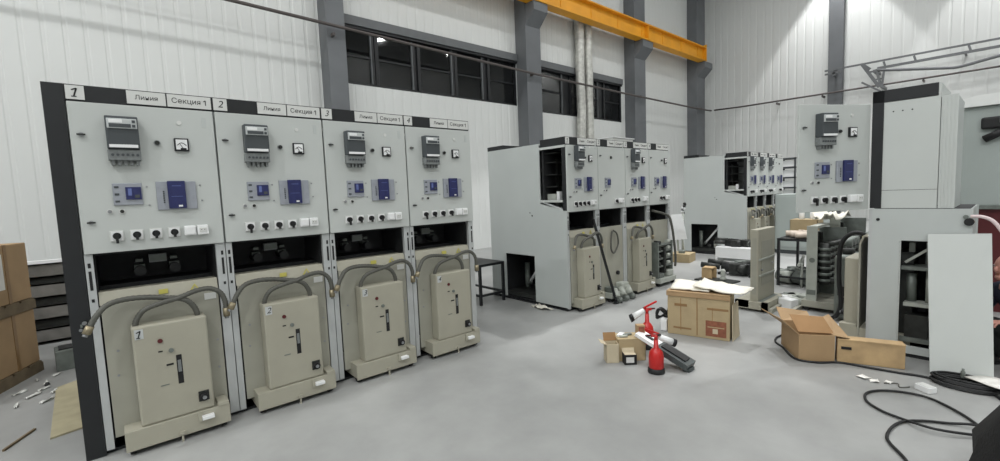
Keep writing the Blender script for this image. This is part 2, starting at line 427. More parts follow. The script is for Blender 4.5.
def control_door(root, H, kit, num):
    top = H - .1
    dz = 0
    def dm(b):
        b.box(.006, .744, -.022, -.001, 1.292, top - .004, 'cab', .003)
    d = part('control_door', root, dm, ('door', H))
    F = -.022
    def sub(name, fn, key, label=None): return part(name, d, fn, key, label)
    for z in (2.02, 1.485):
        sub('door_lock', lambda b: b.cyl((.055, F, z), (.055, F - .012, z), .013, 'steel').box(.035, .075, F - .016, F - .01, z - .005, z + .005, 'gmechd'), ('lock', z))
    if 'meter' in kit:
        def mm(b):
            b.box(.168, .326, F - .075, F, 1.935, 2.135, 'meter', .006)
            b.box(.176, .320, F - .085, F - .074, 2.058, 2.118, 'mlabel', .003).box(.186, .290, F - .088, F - .084, 2.064, 2.086, 'meter').box(.186, .25, F - .0865, F - .084, 2.092, 2.112, 'white')
            b.box(.296, .312, F - .09, F - .084, 2.066, 2.082, 'meter').box(.296, .312, F - .09, F - .084, 2.094, 2.11, 'meter')
            b.box(.178, .316, F - .079, F - .074, 1.942, 1.96, 'white')
        m = sub('energy_meter', mm, ('meter',))
        sub('terminal_cover', lambda b: [b.box(.166, .328, F - .06, F, 1.865, 1.932, 'mcover', .004)] + [b.cyl((.19 + .024 * k, F - .066, 1.898), (.19 + .024 * k, F - .058, 1.898), .008, 'meter', seg=8) for k in range(6)] + [b.box(.18 + .03 * k, .196 + .03 * k, F - .04, F - .002, 1.835, 1.866, 'mcover') for k in range(5)], ('mterm',))
    if 'amm' in kit:
        sub('indicator_lamp', lambda b: b.cyl((.417, F, 1.985), (.417, F - .02, 1.985), .013, 'gmechd').cyl((.417, F, 1.985), (.417, F - .008, 1.985), .018, 'steel'), ('ilamp',))
        def am(b):
            b.box(.507, .588, F - .02, F, 1.934, 2.02, 'black', .003).box(.516, .579, F - .0225, F - .019, 1.945, 2.011, 'white')
            b.tube([(.522, F - .023, 1.972), (.547, F - .023, 1.99), (.573, F - .023, 1.972)], .0025, 'ink', seg=4, n=3)
            b.bar((.558, F - .0235, 1.947), (.535, F - .0235, 1.985), .003, .003, 'ink', (0, 1, 0)).box(.54, .572, F - .025, F - .022, 1.943, 1.955, 'ink')
        sub('ammeter', am, ('amm',))
        sub('blanking_plug', lambda b: b.cyl((.546, F, 2.124), (.546, F - .005, 2.124), .014, 'plate'), ('plug',))
    else:
        sub('indicator_lamp', lambda b: b.cyl((.34, F, 2.0), (.34, F - .015, 2.0), .02, 'gmechd'), ('ilamp2',))
    if 'ctrl' in kit:
        def ct(b):
            b.box(.169, .315, F - .012, F, 1.586, 1.724, 'dgrey', .003).box(.231, .309, F - .02, F - .011, 1.62, 1.699, 'blue', .002)
            b.box(.243, .262, F - .022, F - .019, 1.645, 1.69, 'lcd').box(.275, .30, F - .022, F - .019, 1.63, 1.65, 'meter')
            for z in (1.61, 1.655, 1.7): b.box(.178, .2, F - .015, F - .011, z - .006, z + .006, 'meter')
        sub('protection_controller', ct, ('ctrl',))
        for x, z in ((.146, 1.548), (.205, 1.547)):
            sub('push_button', lambda b: b.cyl((x, F, z), (x, F - .012, z), .011, 'gmechd' if x > .2 else 'steel').cyl((x, F, z), (x, F - .005, z), .016, 'plate'), ('btn', x))
    if 'relay' in kit:
        def rl(b):
            b.box(.386, .605, F - .014, F, 1.545, 1.732, 'dgrey', .003).box(.446, .543, F - .032, F - .012, 1.552, 1.735, 'blue', .003)
            b.box(.47, .52, F - .034, F - .031, 1.70, 1.704, 'lcd').box(.462, .526, F - .034, F - .031, 1.63, 1.633, 'lcd').box(.498, .52, F - .034, F - .031, 1.562, 1.574, 'white')
            for k in range(6): b.box(.42, .428, F - .017, F - .013, 1.59 + .014 * k, 1.6 + .014 * k, 'meter')
            for x, z in ((.34, 1.7), (.345, 1.58), (.63, 1.705), (.635, 1.6)): b.cyl((x, F, z), (x, F - .004, z), .006, 'steel', seg=8)
        sub('protection_relay', rl, ('relay',))
    kx = [.167, .265, .363, .461][:kit.get('knobs', 4)] if kit.get('knobs', 4) > 2 else [.363, .461][-kit.get('knobs', 4):]
    for x in kx:
        def kn(b, x=x):
            b.box(x - .034, x + .034, F - .01, F, 1.36, 1.427, 'plate', .002).box(x - .029, x + .029, F - .0115, F - .009, 1.365, 1.422, 'white')
            b.cyl((x, F - .01, 1.394), (x, F - .034, 1.394), .021, 'ink').box(x - .007, x + .007, F - .045, F - .03, 1.348 if x < .2 else 1.362, 1.402, 'ink')
        sub('selector_switch', kn, ('knob', x))
    for x in (.515, .588):
        def so(b, x=x):
            b.box(x, x + .066, F - .035, F, 1.364, 1.43, 'white', .006)
            if x > .55: b.box(x + .012, x + .054, F - .039, F - .034, 1.382, 1.412, 'plate', .002).cyl((x + .024, F - .0385, 1.399), (x + .024, F - .04, 1.399), .003, 'ink', seg=6).cyl((x + .042, F - .0385, 1.399), (x + .042, F - .04, 1.399), .003, 'ink', seg=6)
            else: b.box(x + .006, x + .06, F - .04, F - .034, 1.372, 1.422, 'white', .003)
        sub('wall_socket' if x > .55 else 'rocker_switch', so, ('sock', x))
    if num: sub('smudge_label', lambda b: b.box(.675, .7, F - .002, F, 2.1, 2.17, 'cabs'), ('smear',))
    return d

def cabinet(loc, rz, W, H, D, label, group, num=None, kit=None, end=None, side=False, header=True, plates=True):
    kit = kit or dict(meter=1, amm=1, ctrl=1, relay=1, knobs=4)
    root = thing('switchgear_cabinet', label, 'switchgear', loc, rz, group)
    root.scale.x = W / .75
    HR = min(H, 2.2)   # rear body height
    def carc(b):
        if not side:
            b.box(0, .012, .02, D, .02, 1.29, 'cabs').box(0, .012, .02, .43, 1.29, H - .1, 'cabs').box(0, .012, .43, D, 1.29, HR, 'cabs')
        b.box(.738, .75, .02, D, .02, 1.29, 'cabs').box(.738, .75, .02, .43, 1.29, H - .1, 'cabs').box(.738, .75, .43, D, 1.29, HR, 'cabs')
        b.box(.012, .738, D - .015, D, .02, HR, 'cabs').box(.012, .738, .44, D - .015, HR - .02, HR, 'cabs')
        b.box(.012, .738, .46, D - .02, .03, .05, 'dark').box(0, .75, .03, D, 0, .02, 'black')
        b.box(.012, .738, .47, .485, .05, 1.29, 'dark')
    part('carcass', root, carc, ('carc', H, D, side))
    if side:
        def sp(b):
            b.box(0, .014, .455, .6, .04, HR, 'cabs').box(0, .014, 1.2, D, .04, HR, 'cabs').box(0, .014, .6, 1.2, .68, HR, 'cabs')
            b.box(0, .014, .0, .455, .04, 1.31, 'cabs')
            b.prism([(.03, 1.31), (.455, 1.31), (.455, 1.4)], 0, .014, 'cabs', 'yz')
        part('side_panel', root, sp, ('side', H, D))
        part('frame_post', root, lambda b: b.box(0, .03, .0, .06, 1.31, H - .1, 'black'))
        part('ledge', root, lambda b: b.box(-.004, .03, .0, .455, H - .13, H - .1, 'cab'))
        part('ledge', root, lambda b: b.box(.0, .03, .05, .455, 1.42, 1.45, 'cab').bar((.02, .06, 1.32), (.02, .44, 1.43), .02, .02, 'galv'))
        def inner(b):
            b.box(.03, .72, .40, .43, 1.45, H - .13, 'dark').box(.03, .72, .03, .43, 1.44, 1.45, 'dark')
            for z in (1.62, 1.78, 1.94, 2.06): b.box(.06, .7, .2, .4, z, z + .008, 'gmechd')
            b.box(.1, .3, .25, .4, 1.45, 1.53, 'gpale').box(.12, .18, .2, .25, 1.45, 1.56, 'white').box(.3, .7, .36, .4, 1.5, 2.0, 'gmechd')
        part('relay_compartment', root, inner, ('rc', H))
        def hole(b):
            b.box(.1, .72, .56, 1.24, .05, .06, 'black').box(.6, .62, .5, 1.3, .06, .8, 'dark').box(.02, .6, .55, .57, .06, .8, 'dark').box(.02, .6, 1.25, 1.27, .06, .8, 'dark').box(.02, .6, .57, 1.25, .75, .77, 'dark')
            b.cyl((.3, .95, .25), (.3, .65, .62), .022, 'white').cyl((.35, 1.02, .18), (.3, .95, .25), .03, 'gmech')
            b.cyl((.35, .74, .06), (.35, .74, .28), .05, 'gpale').cyl((.4, 1.1, .06), (.4, 1.1, .5), .045, 'gmech').cyl((.4, .9, .06), (.4, .9, .2), .06, 'gmechd')
            b.box(.02, .5, .6, 1.2, .06, .12, 'gmechd')
        part('cable_compartment', root, hole, ('hole',))
        part('rear_cap', root, lambda b: b.box(0, .75, D - .35, D, HR + .0, HR + .06, 'black'), ('rcap', H, D))
        part('access_catch', root, lambda b: b.cyl((-.004, .62, 1.24), (.0, .62, 1.24), .012, 'gmechd').cyl((-.004, .66, 1.28), (.0, .66, 1.28), .008, 'gmechd'))
    if header:
        h = part('header', root, lambda b: b.box(0, .75, 0, .43, H - .098, H, 'black').box(.0, .004, -.004, 0, H - .1, H, 'ink'), ('hdr', H))
        if plates:
            z0, z1 = H - .088, H - .006
            part('number_plate', h, lambda b: plate_mesh(b, .006, .09, z0, z1, str(num or 1), .068, .25), ('np', num, H))
            part('line_plate', h, lambda b: plate_mesh(b, .287, .487, z0, z1, 'Линия', .04), ('lp', H))
            part('section_plate', h, lambda b: plate_mesh(b, .495, .742, z0, z1, 'Секция 1', .047), ('sp', H))
    d = control_door(root, H, kit, num)
    # lower bay: zinc posts and busbar contacts in a dark recess
    for x0, x1 in ((.003, .042), (.69, .747)):
        def po(b):
            b.box(x0, x1, -.004, .03, .03, 1.288, 'galv')
            xm = (x0 + x1) / 2 + (.0 if x0 < .1 else .01)
            for z, h in ((1.22, .03), (1.14, .09), (1.08, .03), (1.0, .02)): b.box(xm - .008, xm + .006, -.006, -.003, z - h / 2, z + h / 2, 'ink')
        part('post', root, po, ('post', x0))
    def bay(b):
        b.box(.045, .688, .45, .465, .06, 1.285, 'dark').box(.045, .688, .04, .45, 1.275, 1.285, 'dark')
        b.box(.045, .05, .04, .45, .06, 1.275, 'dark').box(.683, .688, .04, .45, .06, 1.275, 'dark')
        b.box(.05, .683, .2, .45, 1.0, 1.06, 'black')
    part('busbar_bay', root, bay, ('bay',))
    def cb(b):
        b.box(.325, .427, .33, .36, 1.17, 1.228, 'mcover').box(.33, .422, .326, .331, 1.18, 1.22, 'gmech')
    part('rating_plate', root, cb, ('rate',))
    for x in (.27, .47):
        part('contact_block', root, lambda b: b.box(x - .03, x + .03, .36, .45, 1.13, 1.16, 'gmech').box(x - .02, x + .02, .36, .45, 1.18, 1.2, 'gmech').cyl((x, .3, 1.12), (x, .45, 1.12), .035, 'black'), ('cblk', x))
    if end == 'black':
        part('end_panel', root, lambda b: b.box(-.095, -.001, -.004, D, 0, H, 'black').cyl((-.03, -.004, .87), (-.03, -.01, .87), .012, 'steel').cyl((-.05, -.004, .83), (-.05, -.01, .83), .009, 'steel').box(-.05, -.04, -.006, -.004, .845, .865, 'gmech'), label='black end panel')
    return root, d

# ---- withdrawable breaker truck (front faces -Y; shield flush with the cabinet)
def truck(loc, rz, W, label, group, num=None, hoses=True, cover=True):
    root = thing('breaker_truck', label, 'breaker truck', loc, rz, group)
    root.scale.x = W / .75
    def sh(b):
        b.box(.052, .68, -.012, .004, .10, .965, 'beige2', .003)
        b.prism([(-.012, .965), (.004, .965), (.03, 1.04), (.018, 1.045)], .048, .682, 'beige', 'yz')
        b.box(.048, .682, .02, .14, 1.03, 1.04, 'beige')
        for x, z in ((.1, .5), (.11, .66), (.65, .6), (.645, .4)): b.cyl((x, -.012, z), (x, -.016, z), .008, 'steel', seg=8)
    s = part('shield_plate', root, sh, ('shield',))
    part('warning_label', s, lambda b: b.prism([(.515, .966 + .012), (.575, .966 + .012), (.545, .966 + .06)], -.012, -.008, 'lyellow').prism([(.53, .985), (.56, .985), (.545, 1.012)], -.0135, -.011, 'beige'), ('tri',), 'yellow triangle warning label')
    part('type_label', s, lambda b: b.box(.345, .395, -.012, -.004, .985, 1.015, 'lyellow'), ('ylab',), 'small yellow type label')
    part('paper_label', s, lambda b: b.box(.595, .665, -.0145, -.011, .9, .945, 'plate'), ('wlab',))
    # chassis with wheels
    def ch(b):
        b.box(.098, .668, -.15, -.135, .035, .165, 'beige', .003).box(.098, .668, -.135, .36, .15, .165, 'beige').box(.098, .11, -.135, .36, .05, .15, 'beige').box(.656, .668, -.135, .36, .05, .15, 'beige')
        b.box(.11, .656, -.13, .36, .05, .07, 'gmechd').box(.15, .6, .06, .36, .165, .9, 'gmechd')
        b.box(.60, .664, -.155, -.02, .163, .19, 'beige', .004)
    c = part('chassis', root, ch, ('chassis',))
    for x in (.13, .63):
        for y in (-.09, .3): part('wheel', c, lambda b: b.cyl((x - .015, y, .04), (x + .015, y, .04), .04, 'rubber'), ('wh', x, y))
    part('pedal', root, lambda b: b.box(.5, .57, -.19, -.148, .112, .135, 'white', .003).box(.48, .50, -.165, -.148, .1, .165, 'beige'), ('pedal',), 'white foot pedal')
    part('floor_stop', root, lambda b: b.box(.38, .392, -.16, -.152, .0, .06, 'beige').box(.37, .402, -.165, -.15, .05, .07, 'beige'), ('fstop',))
    if cover:
        def co(b):
            b.box(.182, .582, -.135, -.013, .166, .815, 'beige', .012)
            b.cyl((.32, -.135, .70), (.32, -.142, .70), .014, 'maroon').cyl((.372, -.135, .625), (.372, -.145, .625), .014, 'gmech')
            b.box(.305, .328, -.138, -.134, .626, .634, 'ink').box(.34, .378, -.138, -.134, .527, .538, 'ink').box(.3, .345, -.138, -.134, .4, .406, 'gmech')
        k = part('front_cover', root, co, ('cover',))
        part('position_slot', k, lambda b: b.box(.394, .424, -.137, -.133, .39, .585, 'ink').box(.4, .418, -.139, -.136, .47, .55, 'mcover'), ('slot',), 'dark position indicator slot')
        part('locking_knob', k, lambda b: b.cyl((.525, -.135, .262), (.525, -.165, .262), .026, 'ink').cyl((.525, -.165, .262), (.525, -.175, .262), .012, 'steel').box(.495, .555, -.139, -.134, .23, .3, 'gmechd'), ('lknob',), 'black locking knob')
        if num: part('number_label', k, lambda b: b.box(.196, .24, -.137, -.134, .735, .797, 'mlabel').text(str(num), .218, -.1376, .765, .06, 'ink', .3), ('tnum', num))
    if hoses:
        def h1(b):
            b.tube([(.205, -.075, .80), (.215, -.08, .85), (.255, -.085, .905), (.335, -.09, .935), (.445, -.09, .955), (.53, -.085, .982), (.62, -.08, .988), (.68, -.085, .95), (.705, -.09, .885), (.708, -.09, .83)], .0155, 'hose', n=8, corr=.16)
            b.cyl((.708, -.09, .835), (.708, -.09, .775), .022, 'brass').cyl((.708, -.09, .775), (.708, -.09, .76), .014, 'steel')
        def h2(b):
            b.tube([(.54, -.075, .80), (.53, -.08, .86), (.495, -.085, .92), (.44, -.08, .95), (.374, -.07, .965), (.28, -.065, .985), (.17, -.07, .992), (.085, -.09, .975), (.03, -.11, .92), (.0, -.12, .865)], .0155, 'hose', n=8, corr=.16)
            b.cyl((.0, -.12, .868), (-.022, -.125, .825), .022, 'brass').cyl((-.022, -.125, .825), (-.03, -.127, .81), .014, 'steel')
        part('control_cable', root, h1, ('h1',)); part('control_cable', root, h2, ('h2',))
    return root

# ---- front row, numbered 1 to 4
W, H, D = .75, 2.32, 1.5
G1, GT = 'numbered switchgear cabinets of the front row', 'breaker trucks under the numbered cabinets'
lab = ['light grey switchgear cabinet with plate 1 and black end panel', 'light grey switchgear cabinet whose header plate reads 2', 'light grey switchgear cabinet whose header plate reads 3', 'light grey switchgear cabinet with plate 4, beside the small black table']
tl = ['beige breaker truck marked 1 with hoses, beside the black end panel', 'beige breaker truck marked 2 with hoses under its own cabinet', 'beige breaker truck marked 3 with hoses under its own cabinet', 'beige breaker truck marked 4 with hoses, beside the small black table']
for k in range(4):
    cabinet((W * k, 0, 0), 0, W, H, D, lab[k], G1, k + 1, end='black' if k == 0 else None)
    truck((W * k, 0, 0), 0, W, tl[k], GT, k + 1)
# ---- middle row
W2_, H2 = .6415, 2.245
G2 = 'switchgear cabinets of the middle row'
kits = [dict(meter=1, amm=1, ctrl=1, relay=1, knobs=4), dict(ctrl=1, knobs=1), dict(meter=1, amm=1, ctrl=1, relay=1, knobs=3), dict(amm=1, ctrl=1, relay=1, knobs=2)]
lab = ['grey cabinet with open side compartment and cable hole, beside the small black table', 'grey cabinet without a meter, behind the leaning black pry bar', 'grey cabinet with a meter, third from the open end of the middle row', 'grey cabinet without a meter closing the middle row by the leaning white sheet']
for k in range(4):
    cabinet((4.502 + W2_ * k, 0, 0), 0, W2_, H2, 1.53, lab[k], G2, k + 1, kits[k], side=(k == 0))
GT2 = 'breaker trucks of the middle row'
truck((4.502, 0, 0), 0, W2_, 'beige breaker truck with crossed hoses beside the leaning black pry bar', GT2, None)
truck((4.502 + 2 * W2_, 0, 0), 0, W2_, 'beige breaker truck with looped hoses, third bay of the middle row', GT2, None)
def bare_truck(k, label, mech):
    r = thing('breaker_truck', label, 'breaker truck', (4.502 + k * W2_, 0, 0), 0, GT2)
    r.scale.x = W2_ / .75
    part('shield_plate', r, lambda b: b.box(.052, .68, .0, .014, .10, 1.04, 'beige2', .003).box(.2, .23, -.002, .0, .5, .9, 'beige'))
    def ch(b):
        b.box(.098, .668, -.15, .3, .05, .13, 'gpale', .01).box(.14, .3, -.12, .0, .13, .2, 'gmech', .01).box(.42, .62, -.13, -.01, .13, .23, 'gpale', .02)
    c = part('chassis', r, ch)
    for x in (.13, .63):
        for y in (-.09, .24): part('wheel', c, lambda b: b.cyl((x - .015, y, .04), (x + .015, y, .04), .04, 'rubber'), ('wh', x, y))
    part('locking_knob', r, lambda b: b.cyl((.5, .0, .36), (.5, -.03, .36), .03, 'ink'))
    if mech:
        def me(b):
            for z in (.3, .42, .54, .64): b.box(.12, .6, -.1, -.0, z, z + .025, 'gmech').cyl((.2, -.1, z + .05), (.2, .0, z + .05), .03, 'gmechd').cyl((.45, -.08, z + .05), (.55, -.08, z + .05), .03, 'gpale')
            b.box(.1, .13, -.11, .0, .13, .7, 'gmech').box(.6, .63, -.11, 0, .13, .7, 'gmech').box(.3, .36, -.12, -.02, .2, .6, 'gmechd')
        part('drive_mechanism', r, me)
        part('control_cable', r, lambda b: b.tube([(.1, -.02, 1.2), (.62, -.03, 1.1), (.7, -.06, .95), (.74, -.08, .7), (.8, -.08, .4), (.78, -.08, .25)], .02, 'hose', n=6))
    else:
        part('control_cable', r, lambda b: b.tube([(.35, -.02, .97), (.3, -.03, .85), (.3, -.03, .72), (.36, -.03, .66), (.44, -.03, .7), (.5, -.03, .8), (.46, -.03, .93), (.36, -.03, .98)], .012, 'hose', n=6))
        def me(b):
            for x in (.16, .34, .52): b.cyl((x, -.2, .07), (x + .05, -.12, .16), .05, 'gpale').cyl((x - .02, -.22, .04), (x + .06, -.22, .04), .04, 'gmech')
        part('drive_mechanism', r, me)
bare_truck(1, 'truck with no front cover, only a hanging loop of cable on its plate', False)
bare_truck(3, 'truck with bare drive mechanism, beside the leaning white sheet', True)
# ---- far row
W3 = .5405
G3 = 'switchgear cabinets of the far row'
lab = ['grey cabinet of the far row with open side compartment and cable hole', 'grey cabinet of the far row, second from its open end', 'grey cabinet of the far row, third from its open end', 'grey meterless cabinet closing the far row beside the steel rack']
for k in range(4):
    cabinet((10.287 + W3 * k, 0, 0), 0, W3, 2.235, 1.37, lab[k], G3, k + 1, dict(meter=1, amm=1, ctrl=1, relay=1, knobs=3) if k < 3 else dict(ctrl=1, relay=1, knobs=2), side=(k == 0))
tl = ['beige breaker truck in the open end bay of the far row', 'beige breaker truck in the second bay of the far row', 'beige breaker truck in the third bay of the far row', 'beige breaker truck in the last bay of the far row']
for k in range(4): truck((10.287 + W3 * k, -.0, 0), 0, W3, tl[k], 'breaker trucks of the far row')

# ---- single cabinet of the opposite row, its control door swung open
r4, d4 = cabinet((6.05, -2.87, 0), PI, .75, 2.32, .62, 'grey cabinet with its control door swung open, behind the leaning sheet panel', None, None, plates=False)
r4['label'] = 'grey cabinet with its control door swung open, behind the leaning sheet panel'
for ch in list(r4.children):
    if ch.name.split('.')[0] in ('carcass', 'header', 'busbar_bay'): bpy.data.objects.remove(ch)
def sp4(b):   # side panel facing the camera lies at local x = .75; local y runs towards -Y
    X0, X1 = .738, .75
    b.box(X0, X1, .02, .21, .03, 1.295, 'cabs').box(X0, X1, .42, .64, .03, 1.295, 'cabs').box(X0, X1, .21, .42, 1.02, 1.295, 'cabs').box(X0, X1, .21, .42, .03, .1, 'cabs')
    b.box(X0 + .004, X1 + .003, .212, .219, .1, 1.02, 'cab')
part('side_panel', r4, sp4)
part('upper_panel', r4, lambda b: b.box(.736, .748, .075, .43, 1.3, 2.215, 'cab').cyl((.748, .14, 2.13), (.75, .14, 2.13), .006, 'ink', seg=8).cyl((.748, .2, 2.13), (.75, .2, 2.13), .006, 'ink', seg=8).cyl((.748, .26, 2.13), (.75, .26, 2.13), .006, 'ink', seg=8).box(.748, .7485, .075, .43, 1.455, 1.458, 'ink'))
part('frame_post', r4, lambda b: b.box(.69, .754, .0, .078, 1.3, 2.32, 'black'), label='black corner post')
part('frame_post', r4, lambda b: b.box(.0, .06, .0, .078, 1.3, 2.32, 'black'), label='black corner post')
part('header', r4, lambda b: b.box(.0, .754, .0, .415, 2.22, 2.32, 'black').box(.0, .75, .4152, .43, 2.2, 2.32, 'cab'))
def foil(b):
    b.box(.735, .75, .435, .532, 1.3, 2.21, 'cab')
    for k in range(4): b.box(.748, .754, .445 + .022 * k, .452 + .022 * k, 1.3, 2.205, 'cab', .002)
part('ribbed_strip', r4, foil)
def car4(b):
    b.box(0, .012, .02, .64, .02, 1.295, 'cabs').box(.15, .162, .08, .53, 1.3, 2.2, 'cabs').box(.012, .735, .61, .63, .02, 1.29, 'cabs').box(.16, .735, .52, .53, 1.3, 2.2, 'cabs')
    b.box(.012, .735, .03, .62, 1.275, 1.298, 'dark').box(0, .75, .03, .62, 0, .02, 'black').box(.16, .735, .08, .52, 2.19, 2.2, 'cabs').box(.3, .32, .05, .6, .03, 1.27, 'dark')
part('carcass', r4, car4)
def gut(b):
    b.box(.4, .7, .22, .6, .12, .16, 'gmech').box(.5, .68, .25, .4, .16, .36, 'gmechd').box(.55, .7, .24, .55, .44, .47, 'gpale')
    b.cyl((.6, .28, .47), (.6, .28, .72), .035, 'gmech').cyl((.6, .4, .47), (.6, .4, .76), .03, 'gpale').cyl((.6, .5, .16), (.6, .5, .42), .04, 'gmech')
    b.box(.5, .7, .22, .58, .76, .79, 'gmech').box(.52, .56, .25, .29, .79, .98, 'gpale').box(.52, .56, .36, .4, .79, .98, 'gmech').bar((.66, .24, .82), (.66, .4, .96), .02, .02, 'gpale')
part('cable_gear', r4, gut)
part('access_catch', r4, lambda b: b.cyl((.75, .06, 1.2), (.756, .06, 1.2), .013, 'ink').cyl((.75, .62, 1.19), (.775, .62, 1.19), .03, 'ink').cyl((.75, .6, 1.23), (.77, .6, 1.23), .016, 'gmech'))
# swing the door about its hinge
a = math.radians(150)
piv = Vector((.744, .0, 0)); R = Matrix.Rotation(a, 3, 'Z')
d4.location = piv - R @ piv + Vector((.0, -.03, 0)); d4.rotation_euler.z = a
truck((6.05, -2.80, 0), PI, .75, 'beige breaker truck half out of its bay under the open control door', None, None, hoses=False)

# ================================================================== LEANING COVER AND FLOOR THINGS AT RIGHT
b = MB()
t0, t1 = Vector((4.92, -3.335, .002)), Vector((4.935, -3.672, .002)); u0, u1 = Vector((5.255, -3.26, 1.085)), Vector((5.255, -3.615, 1.10))
b.sheet([t0, t1, u1, u0], .003, 'cab', n=1)
nrm = (t1 - t0).cross(u0 - t0).normalized()
if nrm.x > 0: nrm = -nrm
for p, q in ((t0, u0), (t1, u1), (u0, u1)):
    b.sheet([p, q, q - nrm * .03, p - nrm * .03], .003, 'cab', n=1)
b.sheet([u0 + Vector((0, 0, .004)), u1 + Vector((0, 0, .004)), u1 - nrm * .03 + Vector((0, 0, .008)), u0 - nrm * .03 + Vector((0, 0, .008))], .003, 'galv', n=1)
solo('cover_sheet', b, 'large plain grey metal cover leaning on the cabinet with the cable hole', 'metal panel')

# open carton
def quadbox(b, pts, z0, z1, m, wall=.006, inner='kraftin', open_top=True):
    """carton walls on four floor points"""
    P = [Vector((p[0], p[1], 0)) for p in pts]; cen = sum(P, Vector()) / 4
    up = Vector((0, 0, 1))
    for i in range(4):
        a, c = P[i], P[(i + 1) % 4]
        n = (c - a).cross(up).normalized()
        if n.dot((a + c) / 2 - cen) > 0: n = -n
        poly = [(a.x, a.y), (c.x, c.y), (c.x + n.x * wall, c.y + n.y * wall), (a.x + n.x * wall, a.y + n.y * wall)]
        b.prism(poly, z0, z1, m, 'xy')
    b.prism([(p.x, p.y) for p in P], z0, z0 + .005, m, 'xy')
    if not open_top: b.prism([(p.x, p.y) for p in P], z1 - .002, z1 + .004, m, 'xy')
A, Bc, Cc, Dc = (4.585, -2.535), (4.755, -2.755), (5.10, -2.50), (4.945, -2.29)
r = thing('open_carton', 'open tan cardboard box with raised flaps beside the long wooden box', 'cardboard box', (0, 0, 0))
part('carton_body', r, lambda b: quadbox(b, (A, Bc, Cc, Dc), 0, .235, 'kraft2'))
def flap(quad, m='kraft2'): part('flap', r, lambda b: b.sheet(quad, .005, m, n=1))
v = lambda p, z: Vector((p[0], p[1], z))
flap([v(A, .235), v(Dc, .235), v(Dc, .235) + Vector((-.06, .16, .10)), v(A, .235) + Vector((-.02, .13, .115))])
flap([v(Dc, .235), v(Cc, .235), v(Cc, .235) + Vector((.1, .07, .06)), v(Dc, .235) + Vector((.1, .08, .1))])
flap([v(Bc, .235), v(Cc, .235), v(Cc, .235) + Vector((.08, -.11, .07)), v(Bc, .235) + Vector((.06, -.09, -.02))])
flap([v(A, .232) + Vector((.09, .03, 0)), v(Bc, .232) + Vector((.05, .02, .0)), v(Bc, .232) + Vector((.13, .12, .115)), v(A, .232) + Vector((.19, .13, .12))], 'kraftin')
b = MB()
L0, L1 = Vector((4.775, -2.77, 0)), Vector((4.925, -3.19, 0)); dv = (L1 - L0).normalized(); nv = Vector((-dv.y, dv.x, 0))
ang = math.atan2(dv.y, dv.x); cen = (L0 + L1) / 2
b.obox((cen.x + .05, cen.y + .02, .1), ((L1 - L0).length, .1, .196), ang, 'wood', .004)
b.obox((cen.x + .05, cen.y + .02, .2), ((L1 - L0).length, .112, .012), ang, 'wood')
b.obox(L0 + dv * .06 + Vector((-.0, -.0, .13)) + Vector((.0, .0, 0)), (.07, .006, .022), ang, 'ink')
solo('wooden_box', b, 'long low raw wood box lying beside the open cardboard box', 'wooden box')
# cables on the floor
solo('floor_cable', MB().tube([(3.93, -3.73, .012), (4.06, -3.655, .012), (4.243, -3.54, .012), (4.385, -3.385, .012), (4.388, -3.253, .012), (4.309, -3.126, .012), (4.184, -3.067, .012), (4.041, -3.097, .012), (3.945, -3.19, .012), (3.9, -3.288, .014), (3.837, -3.412, .03), (3.85, -3.5, .03), (3.93, -3.62, .02), (4.0, -3.72, .012), (4.1, -3.85, .012)], .0085, 'rubber', n=8), 'black cable lying in an upper wide loop beside the black bag', 'cable')
solo('floor_cable', MB().tube([(3.2, -3.44, .012), (3.364, -3.378, .012), (3.502, -3.295, .012), (3.597, -3.268, .012), (3.75, -3.275, .012), (3.876, -3.315, .012), (3.965, -3.4, .012), (4.03, -3.505, .012), (4.06, -3.612, .03), (4.05, -3.75, .035), (4.0, -3.9, .012)], .0085, 'rubber', n=8), 'black cable curving toward the bottom edge of the photo by the black bag', 'cable')
solo('floor_cable', MB().tube([(5.25, -2.225, .01), (5.1, -2.205, .01), (4.95, -2.24, .01), (4.83, -2.34, .01), (4.60, -2.50, .01), (4.62, -2.66, .01), (4.742, -2.79, .01), (4.77, -2.987, .01), (4.8, -3.169, .01), (4.83, -3.31, .01), (4.80, -3.505, .01), (4.79, -3.65, .01), (4.6, -3.75, .01)], .009, 'rubber', n=8), 'dark cable running in front of the cartons and the leaning cover', 'cable')
b = MB()
for k in range(7):
    ph = k * .5; rx = .16 + .012 * (k % 3)
    b.tube([(4.79 + rx * .55 * math.cos(t * PI / 5 + ph) + .01 * k, -3.53 + rx * math.sin(t * PI / 5 + ph), .012 + .012 * k * .6) for t in range(11)], .008, 'rubber', n=4)
solo('cable_coil', b, 'flat coil of black cable at the foot of the leaning cover', 'cable coil')
b = MB().sheet([(4.86, -3.52, .06), (4.70, -3.70, .07), (4.80, -3.86, .07), (4.98, -3.66, .065)], .006, 'paper', n=3, amp=.006)
solo('document_sheet', b, 'white sheet lying on the black cable coil at the right', 'paper sheet')
solo('small_bottle', MB().lathe([(.012, 0), (.014, .002), (.014, .045), (.008, .055), (.008, .07)], (4.87, -3.515, .05), 'gmech', 10), 'tiny grey cylinder standing by the cable coil', 'cylinder')
